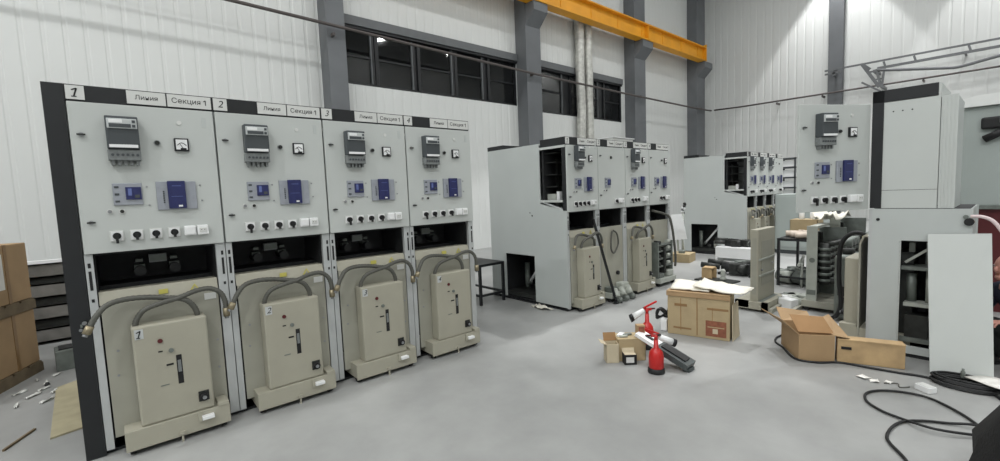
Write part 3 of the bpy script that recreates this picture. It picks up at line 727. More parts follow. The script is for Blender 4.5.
# scraps by the leaning cover
solo('junction_box', MB().obox((4.545, -3.345, .022), (.07, .1, .044), -.6, 'white', .004).obox((4.545, -3.345, .045), (.055, .085, .004), -.6, 'plate'), 'small white plastic box lying on the floor beside the paper scraps', 'box')
for (x, y, a, s, l) in ((4.53, -2.99, .3, .05, 'white paper scrap farthest from the small white plastic box'), (4.50, -3.06, 1.1, .04, 'middle white paper scrap in the litter near the small white box'), (4.54, -3.14, .6, .03, 'white paper scrap nearest to the small white plastic box')):
    c_, s_ = math.cos(a), math.sin(a)
    b = MB().sheet([(x - s * c_, y - s * s_, .002), (x + s * s_, y - s * c_, .002), (x + s * c_, y + s * s_, .002), (x - s * s_, y + s * c_, .002)], .003, 'paper', n=3, amp=.012, seed=int(x * 1000))
    solo('paper_scrap', b, l, 'paper scrap', 'white paper scraps on the floor')
b = MB().tube([(4.50, -3.12, .005), (4.55, -3.19, .008), (4.49, -3.21, .005), (4.54, -3.26, .006)], .004, 'hose', n=6)
solo('wire_offcut', b, 'short thin twisted wire offcut lying beside the small white plastic box', 'wire')
# black bag at the frame's edge
b = MB()
i_ = b.mi('bag')
prof = [(-.02, .405), (.06, .405), (.2, .385), (.36, .32), (.5, .25), (.6, .17), (.64, .05)]
cx, cy = 3.42, -4.02
rings = []
for z, rr in prof:
    ring = []
    for k in range(20):
        th = 2 * PI * k / 20; w = 1 + .07 * math.sin(5 * th + 9 * z) + .05 * math.sin(3 * th - 7 * z)
        ring.append(b.bm.verts.new((cx + rr * 1.05 * w * math.cos(th), cy + .02 + rr * .95 * w * math.sin(th) , max(0.0, z))))
    rings.append(ring)
for p, q in zip(rings, rings[1:]):
    for k in range(20):
        f = b.bm.faces.new((p[k], p[(k + 1) % 20], q[(k + 1) % 20], q[k])); f.material_index = i_; f.smooth = True
f = b.bm.faces.new(rings[-1]); f.material_index = i_; f = b.bm.faces.new(rings[0][::-1]); f.material_index = i_
r = thing('fabric_bag', 'slumped black fabric bag standing beside the looped floor cables', 'bag')
link('bag_body', b.mesh('bag_body'), r)
part('strap', r, lambda b: b.tube([(cx - .12, cy + .02, .58), (cx - .1, cy - .05, .70), (cx, cy - .05, .75), (cx + .1, cy, .70), (cx + .12, cy, .58)], .014, 'bag', n=6))

# ================================================================== BIG CARTON, EXTINGUISHERS, SMALL CARTONS
r = thing('large_carton', 'large brown cardboard carton with taped seams under white foam sheets', 'cardboard box', (0, 0, 0))
p0, p1 = Vector((4.545, -1.335, 0)), Vector((4.69, -1.915, 0)); dx = (p1 - p0).normalized(); bk = Vector((-dx.y, dx.x, 0))
if bk.x < 0: bk = -bk
dep = .30; HB = .455
Q = [p0, p1, p1 + bk * dep, p0 + bk * dep]
LB = (p1 - p0).length
rzb = math.atan2(dx.y, dx.x)
mtx = Matrix.Translation(p0) @ Matrix.Rotation(rzb, 4, 'Z')     # local x along the front, y to the back
part('carton_body', r, lambda b: b.box(0, LB, 0, dep, 0, HB, 'kraft', .006, mtx))
def sm(b):
    b.box(LB * .485, LB * .5, -.003, .0, .02, HB - .03, 'kraftin', 0, mtx).box(LB * .22, LB * .232, -.002, .0, .05, HB - .06, 'kraftin', 0, mtx).box(LB * .73, LB * .738, -.002, 0, .05, HB * .72, 'kraftin', 0, mtx)
part('seam', r, sm)
for u0, u1, v0, v1 in ((.12, .33, .68, .74), (.65, .98, .66, .71), (.1, .4, .15, .19)):
    part('tape_strip', r, lambda b: b.box(LB * u0, LB * u1, -.002, 0, HB * v0, HB * v1, 'tape', 0, mtx))
part('printed_label', r, lambda b: b.box(LB * .63, LB * .95, -.003, 0, .03, .19, 'redprint', 0, mtx).box(LB * .74, LB * .82, -.004, 0, .06, .11, 'kraftp', 0, mtx).box(LB * .66, LB * .92, -.0035, 0, .12, .13, 'kraft', 0, mtx), label='red printed label')
part('lid', r, lambda b: b.box(-.008, LB + .004, -.012, dep + .01, HB, HB + .012, 'kraft2', .003, mtx).box(-.008, LB + .004, -.012, -.004, HB - .04, HB, 'kraft2', 0, mtx))
zt = HB + .014
lc = lambda x, y, z: mtx @ Vector((x, y, z))
solo('foam_sheet', MB().sheet([lc(.02, .04, zt), lc(.40, .03, zt), lc(.42, .30, zt + .02), lc(.02, .29, zt + .05)], .012, 'foam', n=8, amp=.018, seed=3), 'crumpled white foam sheet on the left half of the large carton', 'foam sheet')
solo('foam_sheet', MB().sheet([lc(.24, .06, zt + .036), lc(.70, -.02, zt + .0), lc(.78, .26, zt + .02), lc(.3, .34, zt + .07)], .01, 'foam', n=8, amp=.02, seed=5), 'white foam sheet overhanging the right end of the large carton', 'foam sheet')
solo('cardboard_flat', MB().sheet([lc(LB + .02, .02, .0), lc(LB + .05, .26, .0), lc(LB + .03, .28, .36), lc(LB + .012, .04, .36)], .008, 'kraftp', n=1), 'pale flattened cardboard standing against the right side of the large carton', 'cardboard')
b = MB().box(-.09, -.02, .05, .25, 0, .13, 'white', .01, mtx)
solo('white_tub', b, 'small white tub on the floor left of the large carton', 'tub')
b = MB()
for k in range(3):
    b.tube([lc(-.03, .1, .16 + .02 * k), lc(-.1, .05 + .02 * k, .24), lc(-.14, .08, .17 - .02 * k), lc(-.1, .12, .14), lc(-.04, .18, .2), lc(-.03, .22, .36)], .012, 'rubber', n=5)
b.ball(lc(-.05, .15, .14), .03, 'rubber', (1.2, 1.2, .6))
solo('strap_bundle', b, 'tangled black strap heaped over the small white tub', 'strap')

def extinguisher(loc, rz, label):
    r = thing('fire_extinguisher', label, 'fire extinguisher', loc, rz, 'red fire extinguishers by the cartons')
    part('cylinder', r, lambda b: b.lathe([(.06, .03), (.071, .05), (.071, .15), (.064, .185), (.045, .21), (.024, .225), (.02, .3)], (0, 0, 0), 'red', 20))
    part('base_ring', r, lambda b: b.lathe([(.08, 0), (.082, .01), (.078, .04), (.066, .046)], (0, 0, 0), 'rubber', 20), label='black base ring')
    v = part('valve', r, lambda b: b.cyl((0, 0, .295), (0, 0, .345), .018, 'red').cyl((-.02, 0, .33), (.05, 0, .335), .012, 'red'))
    part('handle', r, lambda b: b.bar((-.03, 0, .35), (.11, 0, .40), .02, .012, 'red').bar((-.02, 0, .335), (.09, 0, .34), .018, .01, 'maroon').bar((-.03, 0, .335), (-.03, 0, .352), .016, .01, 'red'))
    h = part('discharge_horn', r, lambda b: b.cyl((-.035, 0, .325), (-.16, .0, .27), .022, 'white', .032), label='white discharge horn with black mouth')
    part('horn_mouth', h, lambda b: b.cyl((-.158, 0, .272), (-.19, 0, .258), .034, 'ink', .036), label='black mouth')
    part('hose', r, lambda b: b.tube([(.0, 0, .33), (-.03, .01, .345), (-.05, 0, .325)], .011, 'rubber', n=4))
    return r
e1 = extinguisher((3.53, -1.785, 0), math.radians(139), 'red fire extinguisher standing in front of the dark grey tool')
e2 = dup(e1, (4.0, -1.42, .05), math.radians(-41), 'red fire extinguisher behind the small cartons, mostly hidden')
e1.scale = (.86, .86, .95); e2.scale = (.86, .86, 1.15); e2.location.z = 0.0
# dark grey long tool leaning over the carton edge
r = thing('long_tool', 'long dark grey plastic tool with white end leaning beside a fire extinguisher', 'tool')
a0, a1 = Vector((3.745, -1.98, .045)), Vector((3.72, -1.50, .235))
dd = (a1 - a0)
part('body', r, lambda b: b.bar(a0, a0 + dd * .58, .16, .05, 'tool').bar(a0 + dd * .06 + Vector((0, 0, .03)), a0 + dd * .5 + Vector((0, 0, .03)), .09, .02, 'rubber'))
part('white_end', r, lambda b: b.bar(a0 + dd * .58, a1, .13, .03, 'white').bar(a0 + dd * .7 + Vector((0, 0, .02)), a0 + dd * .85 + Vector((0, 0, .02)), .03, .012, 'rubber'), label='white end')
part('stand_foot', r, lambda b: b.box(3.70, 3.79, -1.99, -1.93, 0, .03, 'tool'))
# small cartons
def cart(name, c, size, rz, label, m='kraft', open_top=True, flaps=True):
    hx, hy = size[0] / 2, size[1] / 2
    r = thing(name, label, 'cardboard box', (c[0], c[1], 0), rz)
    part('carton_body', r, lambda b: quadbox(b, ((-hx, -hy), (hx, -hy), (hx, hy), (-hx, hy)), 0, size[2], m, open_top=open_top))
    if flaps:
        part('flap', r, lambda b: b.sheet([(-hx, hy, size[2]), (hx, hy, size[2]), (hx, hy + .03, size[2] + .07), (-hx, hy + .03, size[2] + .07)], .004, 'kraftin', n=1))
        part('flap', r, lambda b: b.sheet([(-hx, -hy, size[2]), (-hx, hy, size[2]), (-hx - .05, hy, size[2] + .02), (-hx - .05, -hy, size[2] + .02)], .004, m, n=1))
    return r
ra = math.radians(-41)
cart('small_carton', (3.485, -1.365), (.115, .11, .17), ra, 'small narrow open cardboard carton at the left of the carton group', 'kraftp')
cart('small_carton', (3.67, -1.43), (.25, .19, .20), ra, 'medium brown carton with loose parts on its top', 'kraft', False, False)
r = thing('tiny_carton', 'tiny white and black printed box in front of the medium brown carton', 'box', (3.545, -1.515, 0), ra)
part('carton_body', r, lambda b: b.box(-.055, .055, -.04, .04, 0, .09, 'ink', .003).box(-.04, .03, -.042, -.04, .02, .07, 'plate').box(-.05, .05, -.035, .035, .089, .093, 'kraftp'))
part('flap', r, lambda b: b.sheet([(-.055, .04, .09), (.055, .04, .09), (.055, .06, .14), (-.055, .06, .14)], .003, 'kraftp', n=1))
solo('brown_block', MB().obox((3.755, -1.495, .255), (.075, .06, .10), ra, 'kraft2', .003).obox((3.737, -1.52, .255), (.05, .01, .07), ra, 'redprint'), 'small brown box standing on the medium brown carton', 'box')
b = MB().obox((3.62, -1.375, .215), (.09, .05, .02), .3, 'white', .004).obox((3.66, -1.41, .214), (.1, .03, .018), -.4, 'gmech', .003)
b.cyl((3.57, -1.40, .214), (3.63, -1.44, .214), .012, 'gpale')
solo('hand_tool', b, 'small white and grey hand tool lying on the medium brown carton', 'tool')

# ================================================================== LEFT SIDE
def pallet(loc, rz, sx, sy, label):
    r = thing('wooden_pallet', label, 'pallet', loc, rz, 'wooden pallets under the cartons')
    for k in range(5):
        y = sy * k / 5
        part('deck_board', r, lambda b: b.box(-sx, 0, y + .01, y + sy / 5 - .02, .085, .105, 'pwood'))
    for x in (-sx + .0, -sx / 2 - .05, -.1):
        part('bearer', r, lambda b: b.box(x, x + .1, 0, sy, 0, .085, 'pwood'))
    return r
RZ = math.radians(-21.9)
cl = (-.875, 1.60)
pallet((cl[0], cl[1], 0), RZ, 1.1, 1.0, 'wooden pallet on the floor under the lower brown carton')
pallet((cl[0] , cl[1], .63), RZ, 1.1, 1.0, 'wooden pallet between the two stacked brown cartons')
for z0, hh, lb, pap in ((.107, .52, 'lower brown carton on the floor pallet at the left edge', False), (.737, .54, 'upper brown carton with white paper label on its side', True)):
    r = thing('stacked_carton', lb, 'cardboard box', (cl[0], cl[1], z0), RZ, 'stacked brown cartons by the wall')
    part('carton_body', r, lambda b: b.box(-1.08, -.01, .01, .98, 0, hh, 'kraft2', .008))
    part('tape_strip', r, lambda b: b.box(-.011, -.006, .67, .71, 0, hh, 'tape').box(-1.08, -.006, .67, .71, hh - .002, hh + .001, 'tape'))
    if pap: part('paper_label', r, lambda b: b.box(-.012, -.006, .2, .64, .14, .46, 'paper'), label='white paper label')
# stack of steel sections behind
for k, (z0, dxx) in enumerate(((.0, .0), (.27, .08), (.53, -.05), (.77, .02))):
    b = MB(); x0, x1 = -1.9 + dxx, -.12 + dxx
    b.box(x0, x1, 3.7, 3.72, z0 + .02, z0 + .19, 'steeld').box(x0, x1, 3.7, 3.95, z0 + .17, z0 + .19, 'steeld').box(x0, x1, 3.7, 3.95, z0 + .02, z0 + .04, 'steeld').box(x0, x1, 3.82, 3.84, z0 + .02, z0 + .19, 'steeld')
    solo('steel_section', b, ['bottom', 'second from bottom', 'third from bottom', 'topmost'][k] + ' dark steel section of the stack behind the brown cartons', 'steel section', 'stacked dark steel sections by the wall')
    if k < 3:
        zt_ = (.27, .53, .77)[k] + .02
        solo('gap_shade_spacer', MB().box(-1.8, -.2, 3.73, 3.93, z0 + .19, zt_, 'gmechd'), ['lowest', 'middle', 'highest'][k] + ' dark spacer strip standing in for the shade between the dark steel sections', 'gap shade strip', 'gap shade strips in the steel stack')  # spacers stretched full length and dark, standing in for shade in the gaps
solo('flange_highlight', MB().box(-1.9, -.15, 3.66, 3.78, .962, .995, 'white'), 'white strip painted as the lit top flange of the dark steel stack', 'painted highlight')  # painted highlight: added white bar for the top flange catching light
solo('grey_block', MB().obox((-.33, 2.45, .1), (.16, .25, .2), .1, 'gmech', .01).obox((-.33, 2.45, .205), (.1, .18, .012), .1, 'rubber'), 'small grey block on the floor between steel stack and black end panel', 'block')
solo('plywood_board', MB().sheet([(-.30, .55, .001), (-.13, .6, .001), (-.16, 1.9, .001), (-.36, 1.75, .001)], .012, 'ply', n=2), 'strip of old yellowish plywood on the floor by the black end panel', 'board')
fl = [(-.52, 1.62, .3, .07), (-.44, 1.95, .8, .05), (-.42, 1.4, .2, .06), (-.40, 2.15, .5, .05), (-.56, 1.45, 1.0, .05), (-.37, 1.62, .7, .05), (-.62, 1.8, .2, .06), (-.5, 2.12, 1.2, .04), (-.47, 1.78, .1, .05)]
fll = ['in front of the floor pallet corner', 'midway along the floor pallet side', 'beside the yellowish plywood strip', 'deepest in, toward the grey block', 'nearest to the camera', 'touching the middle of the yellowish plywood strip', 'farthest to the left', 'closest to the floor pallet side', 'in the middle of the other strips']
for (x, y, a, s), l in zip(fl, fll):
    c_, s_ = math.cos(a + .6), math.sin(a + .6)
    b = MB().sheet([(x, y, .003), (x + s * 1.8 * c_, y + s * 1.8 * s_, .003), (x + s * 1.8 * c_ - s * .4 * s_, y + s * 1.8 * s_ + s * .4 * c_, .003), (x - s * .4 * s_, y + s * .4 * c_, .003)], .002, 'film', n=4, amp=.02, seed=int(abs(x * 1000)))
    solo('plastic_scrap', b, 'crumpled clear plastic scrap on the floor, ' + l, 'plastic scrap', 'clear plastic scraps beside the pallet')
solo('wood_stick', MB().bar((-.52, .57, .008), (-.40, .83, .008), .014, .014, 'pwood'), 'short dark stick on the floor left of the black end panel', 'stick')
solo('floor_plug', MB().lathe([(.018, 0), (.02, .01), (.012, .025), (.006, .03)], (-.43, 1.93, 0), 'rubber', 10), 'small black plug on the floor among clear plastic scraps', 'plug')

# ================================================================== BETWEEN FRONT AND MIDDLE ROW
def black_table(loc, rz, sx, sy, h, label, m='black'):
    r = thing('metal_table', label, 'table', loc, rz)
    part('table_top', r, lambda b: b.box(0, sx, 0, sy, h - .035, h, m))
    for x in (0, sx - .035):
        for y in (0, sy - .035): part('leg', r, lambda b: b.box(x, x + .035, y, y + .035, 0, h - .035, m))
    part('rail', r, lambda b: b.box(.035, sx - .035, .0, .03, .12, .15, m).box(.0, .03, .035, sy - .035, .12, .15, m).box(sx - .03, sx, .035, sy - .035, .12, .15, m).box(.035, sx - .035, sy - .03, sy, .12, .15, m))
    return r
t = black_table((3.93, 1.12, 0), 0, .46, .95, .58, 'small black metal table between the front row and the middle row')
part('back_bar', t, lambda b: b.box(.0, .03, .92, .95, .58, .86, 'black').box(.43, .46, .92, .95, .58, .86, 'black').box(0, .46, .92, .95, .83, .86, 'black'))
solo('beige_cover', MB().box(5.2, 5.9, 5.2, 5.3, .02, .62, 'foam', .01), 'pale panel standing low against the window wall behind the small black table', 'panel')
b = MB()
for k in range(9): b.obox((4.9 + .12 * (k % 4), 3.9 + .15 * (k // 4), .06 + .11 * (k // 4)), (.16, .13, .11), random.uniform(-.5, .5), random.choice(['plate', 'gpale', 'gmech']), .01)
solo('packing_heap', b, 'heap of pale packing pieces on the floor behind the small black table', 'packing')['kind'] = 'stuff'
# pry bar, paper box, rags
r = thing('pry_bar', 'long black bar leaning on the second bay of the middle row', 'bar')
part('shaft', r, lambda b: b.bar((5.262, -.19, .02), (4.985, -.045, 1.17), .028, .028, 'black'))
part('foot', r, lambda b: b.bar((5.20, -.21, .016), (5.33, -.2, .016), .05, .03, 'black').bar((5.262, -.19, .02), (5.31, -.26, .012), .03, .02, 'black'))
r = thing('white_tray', 'flat white tray lying on top of the middle row cabinets', 'tray', (5.62, .06, H2 + .002), .05)
part('tray_body', r, lambda b: b.box(0, .55, 0, .3, 0, .05, 'plate', .004).box(-.01, .58, -.01, .31, .05, .062, 'white'))
solo('loose_cloth', MB().sheet([(4.32, .32, .003), (4.42, .2, .003), (4.46, .5, .003), (4.36, .55, .003)], .008, 'foam', n=5, amp=.04, seed=9), 'crumpled pale rag on the floor beside the cable hole of the middle row', 'rag')

# ================================================================== BETWEEN MIDDLE AND FAR ROW
b = MB().sheet([(9.15, 1.02, .42), (9.22, .77, .45), (9.22, .88, .98), (9.2, 1.12, .96)], .01, 'white', n=1)
b.bar((9.22, .95, .0), (9.25, 1.0, .5), .03, .03, 'gpale').bar((9.3, .85, .0), (9.25, .9, .5), .03, .03, 'gpale')
solo('white_board', b, 'white sheet on two thin legs standing between the middle and far rows', 'board')
b = MB()
for k in range(8):
    b.ball((9.5 + random.uniform(-.05, .05), 1.0 + random.uniform(-.06, .06), .98 + .03 * k), .035, random.choice(['gmechd', 'white', 'gmechd']), (1, 1, .7), 8)
b.cyl((9.5, 1.02, .0), (9.5, 1.0, 1.0), .02, 'gpale').lathe([(.12, 0), (.12, .02), (.03, .04)], (9.5, 1.02, 0), 'gmech', 12)
solo('test_stand', b, 'thin stand with dark and white fittings behind the white sheet', 'stand')
b = MB()
quadbox(b, ((8.80, .96), (8.88, .55), (9.3, .63), (9.22, 1.04)), 0, .17, 'kraft', open_top=False)
b.obox((9.05, .8, .2), (.2, .12, .06), .4, 'gmech', .01)
solo('low_carton', b, 'low brown carton on the floor beside the last bay of the middle row', 'cardboard box')
r = thing('parts_board', 'dark flat board on the floor carrying a small wooden crate', 'board', (0, 0, 0))
part('board_sheet', r, lambda b: b.sheet([(7.35, -.28, .002), (7.30, -.86, .002), (7.62, -.9, .002), (7.68, -.32, .002)], .02, 'gmechd', n=1))
b = MB()
b.obox((7.5, -.42, .11), (.16, .02, .17), -1.4, 'wood').obox((7.62, -.44, .11), (.16, .02, .17), -1.4, 'wood').obox((7.56, -.43, .2), (.16, .18, .015), -1.4, 'wood')
solo('small_crate', b, 'small open wooden crate standing on the dark flat board', 'crate')
solo('insulator', MB().lathe([(.05, 0), (.05, .04), (.03, .06), (.045, .09), (.03, .12), (.04, .15), (.02, .18)], (7.5, -.68, .024), 'gpale', 12), 'pale ribbed insulator standing on the dark flat board', 'insulator')
def heap(b, x0, x1, y0, y1, z, h, n, seed, mats=('gmechd', 'gmech', 'gmechd', 'rubber')):
    rnd = random.Random(seed)
    for k in range(n):
        x, y = rnd.uniform(x0, x1), rnd.uniform(y0, y1)
        if k % 2: b.cyl((x, y - .09, z + h * .4), (x + .05, y + .09, z + h * .5), h * .45, rnd.choice(mats), seg=10)
        else: b.obox((x, y, z + h * .45), (rnd.uniform(.1, .2), rnd.uniform(.1, .22), h * .9), rnd.uniform(0, 3), rnd.choice(mats), .01)
r = thing('pole_unit', 'dark breaker pole assembly lying on the floor before the far row', 'breaker part')
part('frame', r, lambda b: heap(b, 8.1, 8.5, -.9, -.3, .03, .2, 14, 4))
part('contact_arm', r, lambda b: b.cyl((8.15, -.35, .12), (8.1, -.05, .14), .05, 'gmechd').cyl((8.3, -.35, .16), (8.28, -.1, .18), .05, 'gmechd'))
part('skid', r, lambda b: b.box(8.05, 8.5, -.9, -.86, 0, .04, 'rubber').box(8.05, 8.5, -.4, -.36, 0, .04, 'rubber'))
r = thing('low_bench', 'low white bench in front of the far row side panel', 'bench', (9.55, -.42, 0))
part('bench_top', r, lambda b: b.box(0, .45, 0, .75, .24, .28, 'white', .004))
for x in (.0, .41):
    for y in (0, .71): part('leg', r, lambda b: b.box(x, x + .04, y, y + .04, 0, .24, 'white'))
part('apron', r, lambda b: b.box(.0, .02, .04, .71, .06, .24, 'white'))
r = thing('pole_unit', 'dark breaker pole assembly lying on the low white bench', 'breaker part')
part('frame', r, lambda b: heap(b, 9.68, 9.9, -.3, .22, .285, .15, 12, 6))
part('contact_arm', r, lambda b: b.cyl((9.7, .2, .36), (9.62, .38, .37), .04, 'gmechd').cyl((9.85, .2, .4), (9.75, .42, .41), .04, 'gmechd'))
# steel rack and pale cabinet beyond
r = thing('steel_rack', 'narrow dark steel rack with pale boxes behind the far row', 'rack', (12.75, -.2, 0))
for x in (0, .4):
    for y in (0, .36): part('upright', r, lambda b: b.box(x, x + .035, y, y + .035, 0, 2.15, 'rack'))
for z in (1.15, 1.4, 1.65, 1.9, 2.12): part('shelf', r, lambda b: b.box(0, .435, 0, .395, z, z + .035, 'rack'))
for k, (z, h) in enumerate(((1.187, .18), (1.437, .15), (1.687, .17), (1.937, .15))):
    solo('pale_box', MB().box(12.8, 13.12, -.155, .15, z, z + h, 'white', .006), 'pale box on the %s shelf of the narrow steel rack' % ['lowest visible', 'second', 'third', 'highest'][k], 'box', 'pale boxes on the steel rack')
r = thing('pale_cabinet', 'low pale grey cabinet standing behind the open control door', 'cabinet', (11.2, -1.15, 0))
part('body', r, lambda b: b.box(0, .5, 0, .9, .08, 1.3, 'machine', .01).box(.02, .48, .02, .88, 0, .08, 'rack'))
part('door', r, lambda b: b.box(-.012, -.001, .03, .44, .15, 1.25, 'machine', .003).box(-.012, -.001, .46, .87, .15, 1.25, 'machine', .003))

# ================================================================== PULLED-OUT UNITS OPPOSITE
def pulled(loc, rz, label, group):
    r = thing('withdrawn_unit', label, 'breaker truck', loc, rz, group)
    # seen from behind: beige shield, base with channel rails
    part('shield_plate', r, lambda b: b.box(0, .56, -.09, 0, .12, 1.0, 'beige', .006).box(-.003, .0, -.07, -.02, .2, .9, 'beige2').box(.1, .46, -.093, -.09, .3, .85, 'beige2'))
    def ch(b):
        b.box(-.05, .62, -.2, -.14, .03, .12, 'beige').box(-.05, .62, .0, .16, .04, .12, 'beige').box(-.05, .0, -.2, .16, .03, .12, 'beige').box(.57, .62, -.2, .16, .03, .12, 'beige').box(0, .57, -.14, 0, .04, .12, 'gmech')
    c = part('chassis', r, ch)
    for x in (.03, .54):
        for y in (-.15, .1): part('wheel', c, lambda b: b.cyl((x - .015, y, .035), (x + .015, y, .035), .035, 'rubber'), ('pw', x, y))
    part('stiffener', r, lambda b: b.box(.02, .54, -.1, -.09, .62, .64, 'gpale').box(.02, .54, -.1, -.09, .42, .44, 'gpale').cyl((.1, -.09, .5), (.1, -.11, .5), .012, 'steel').cyl((.45, -.09, .55), (.45, -.11, .55), .012, 'steel'))
    return r
GP = 'withdrawn breaker units in the aisle'
pulled((6.02, -1.62, 0), 0, 'tall thin beige breaker unit standing alone beside the open carton', GP)
# skeletal truck with contact arms
def skeletal(loc, label, tall):
    r = thing('withdrawn_unit', label, 'breaker truck', loc, 0, GP)
    part('side_plate', r, lambda b: b.box(0, .02, -.05, .06, .12, tall, 'gpale', .004).cyl((-.004, .0, .62), (.0, .0, .62), .03, 'gmech').box(-.003, 0, -.04, .05, .2, .26, 'gmech'))
    part('side_plate', r, lambda b: b.box(.52, .54, -.22, .06, .12, tall - .05, 'gmech', .004))
    part('rear_frame', r, lambda b: b.box(.02, .52, .04, .06, .12, tall - .1, 'gmech').box(0.02, .52, -.05, .04, tall - .03, tall, 'gpale').box(.1, .16, -.02, .04, .3, tall - .1, 'gmechd').box(.3, .36, -.02, .04, .3, tall - .1, 'gmechd'))
    def pol(b, x):
        b.cyl((x, -.1, .32), (x, -.1, .82), .055, 'gmechd', seg=12)
        for k in range(6): b.cyl((x, -.1, .36 + .075 * k), (x, -.1, .39 + .075 * k), .07, 'gmech', seg=12)
        b.cyl((x, -.1, .8), (x, -.26, .84), .03, 'gmechd').cyl((x, -.26, .84), (x, -.36, .84), .045, 'gmech').cyl((x, -.1, .36), (x, -.3, .38), .03, 'gmechd').cyl((x, -.3, .38), (x, -.38, .38), .045, 'gmech')
    for x in (.12, .28, .44): part('breaker_pole', r, lambda b: pol(b, x), ('bpole', x))
    c = part('chassis', r, lambda b: b.box(-.02, .56, -.3, .1, .05, .13, 'beige2', .004))
    for x in (.03, .51):
        for y in (-.24, .06): part('wheel', c, lambda b: b.cyl((x - .015, y, .035), (x + .015, y, .035), .035, 'rubber'), ('pw', x, y))
    return r
skeletal((6.42, -2.16, 0), 'withdrawn breaker unit with bare dark poles and pale side plate behind the open carton', 1.03)
skeletal((7.15, -2.22, 0), 'withdrawn breaker unit farther back under the open control door', 1.1)
solo('plastic_bag', MB().sheet([(6.75, -2.25, 1.07), (7.05, -2.40, 1.06), (7.1, -2.1, 1.06), (6.8, -2.05, 1.07)], .01, 'foam', n=7, amp=.12, seed=12), 'crumpled white plastic wrap lying on the withdrawn units', 'plastic wrap')
solo('grey_tank', MB().box(6.12, 6.5, -2.62, -2.44, .03, .74, 'gmech', .03).cyl((6.3, -2.53, .74), (6.3, -2.53, .80), .06, 'gmechd').box(6.1, 6.12, -2.58, -2.48, .3, .4, 'gmechd').ball((6.11, -2.53, .25), .03, 'rubber'), 'dark grey tank between the bare poles and the half out truck', 'tank')
solo('black_hose', MB().tube([(6.0, -2.78, .92), (5.99, -2.70, 1.0), (5.99, -2.62, 1.0), (5.98, -2.55, .93), (5.97, -2.52, .8), (5.97, -2.52, .5), (5.97, -2.54, .25), (5.99, -2.5, .1), (6.05, -2.4, .025)], .022, 'rubber', n=8), 'thick black hose hanging in an arch before the dark grey tank', 'hose')
# assembly table with bundles
t = black_table((7.72, -1.93, 0), 0, .95, .55, .72, 'black steel table carrying paper bundles behind the withdrawn units')
for k in range(6):
    x, y = 7.78 + .13 * k, -1.74 + .1 * (k % 3)
    b = MB(); pts = [(x, y - .1, .765), (x + .03, y + .02, .768), (x, y + .14, .765)]
    b.tube(pts, .045, 'bwrap', seg=10, n=5, corr=.05)
    solo('paper_bundle', b, ['end', 'second', 'third', 'fourth', 'fifth', 'last'][k] + ' paper wrapped bundle on the black steel table, counted from its near end', 'bundle', 'paper wrapped bundles on the black steel table')
b = MB(); quadbox(b, ((8.3, -1.75), (8.62, -1.75), (8.62, -1.38), (8.3, -1.38)), .722, .96, 'kraft', open_top=False)
solo('brown_carton', b, 'brown carton standing at the back of the black steel table', 'cardboard box')
for k, (y, c, l) in enumerate(((-1.5, 'white', 'white can on the brown carton, left of a pair'), (-1.65, 'white', 'white can on the brown carton, right of a pair'))):
    solo('white_can', MB().lathe([(.035, 0), (.038, .005), (.038, .1), (.03, .115), (.012, .12)], (8.45, y, .965), c, 12), l, 'can', 'white cans on the brown carton')
r = thing('pole_unit', 'dark and pale breaker parts heaped under the black steel table', 'breaker part')
part('frame', r, lambda b: heap(b, 7.8, 8.5, -1.75, -1.4, .01, .22, 12, 8, ('gmech', 'gpale', 'gmechd')))
part('tie_rod', r, lambda b: b.cyl((7.6, -1.7, .35), (8.6, -1.5, .35), .02, 'gpale').cyl((7.75, -1.7, .0), (7.75, -1.7, .36), .015, 'gpale').cyl((8.45, -1.53, .0), (8.45, -1.53, .36), .015, 'gpale'))
r = thing('pole_unit', 'pale breaker parts on the floor at the foot of the tall thin unit', 'breaker part')
part('frame', r, lambda b: heap(b, 6.35, 6.75, -2.02, -1.86, .0, .14, 9, 15, ('gpale', 'gmech', 'white')))
part('skid', r, lambda b: b.box(6.0, 6.8, -2.06, -2.02, 0, .05, 'beige2').box(6.0, 6.8, -1.87, -1.83, 0, .05, 'beige2'))

# ================================================================== FAR RIGHT: MACHINE, HOSE, PERSON
r = thing('grey_machine', 'large pale grey machine with rounded white lid and dark red base', 'machine', (7.6, -5.1, 0))
part('housing', r, lambda b: b.box(0, 1.4, 0, 1.83, 1.2, 2.32, 'machine', .02))
part('lid', r, lambda b: b.prism([(0, 2.32), (1.86, 2.32), (1.87, 2.36), (1.83, 2.41), (1.70, 2.44), (0, 2.46)], -.06, 1.44, 'lid', 'yz'), label='rounded white lid')
part('base', r, lambda b: b.box(.03, 1.37, .02, 1.8, .0, 1.17, 'maroon').box(-.03, 1.4, .0, 1.84, 1.17, 1.21, 'gmech'), label='dark red base')
part('latch', r, lambda b: b.box(-.06, 0, 1.50, 1.66, 2.06, 2.19, 'ink', .02).cyl((-.06, 1.48, 2.03), (-.03, 1.63, 1.95), .04, 'ink').box(-.09, -.05, 1.46, 1.52, 2.12, 2.2, 'steel'), label='black latch')
solo('pink_hose', MB().tube([(5.27, -3.50, 1.235), (5.25, -3.56, 1.235), (5.24, -3.62, 1.2), (5.24, -3.68, 1.1), (5.26, -3.74, .98)], .013, 'pinkhose', n=8), 'pale pinkish hose arching from the black knob on the cabinet side', 'hose')

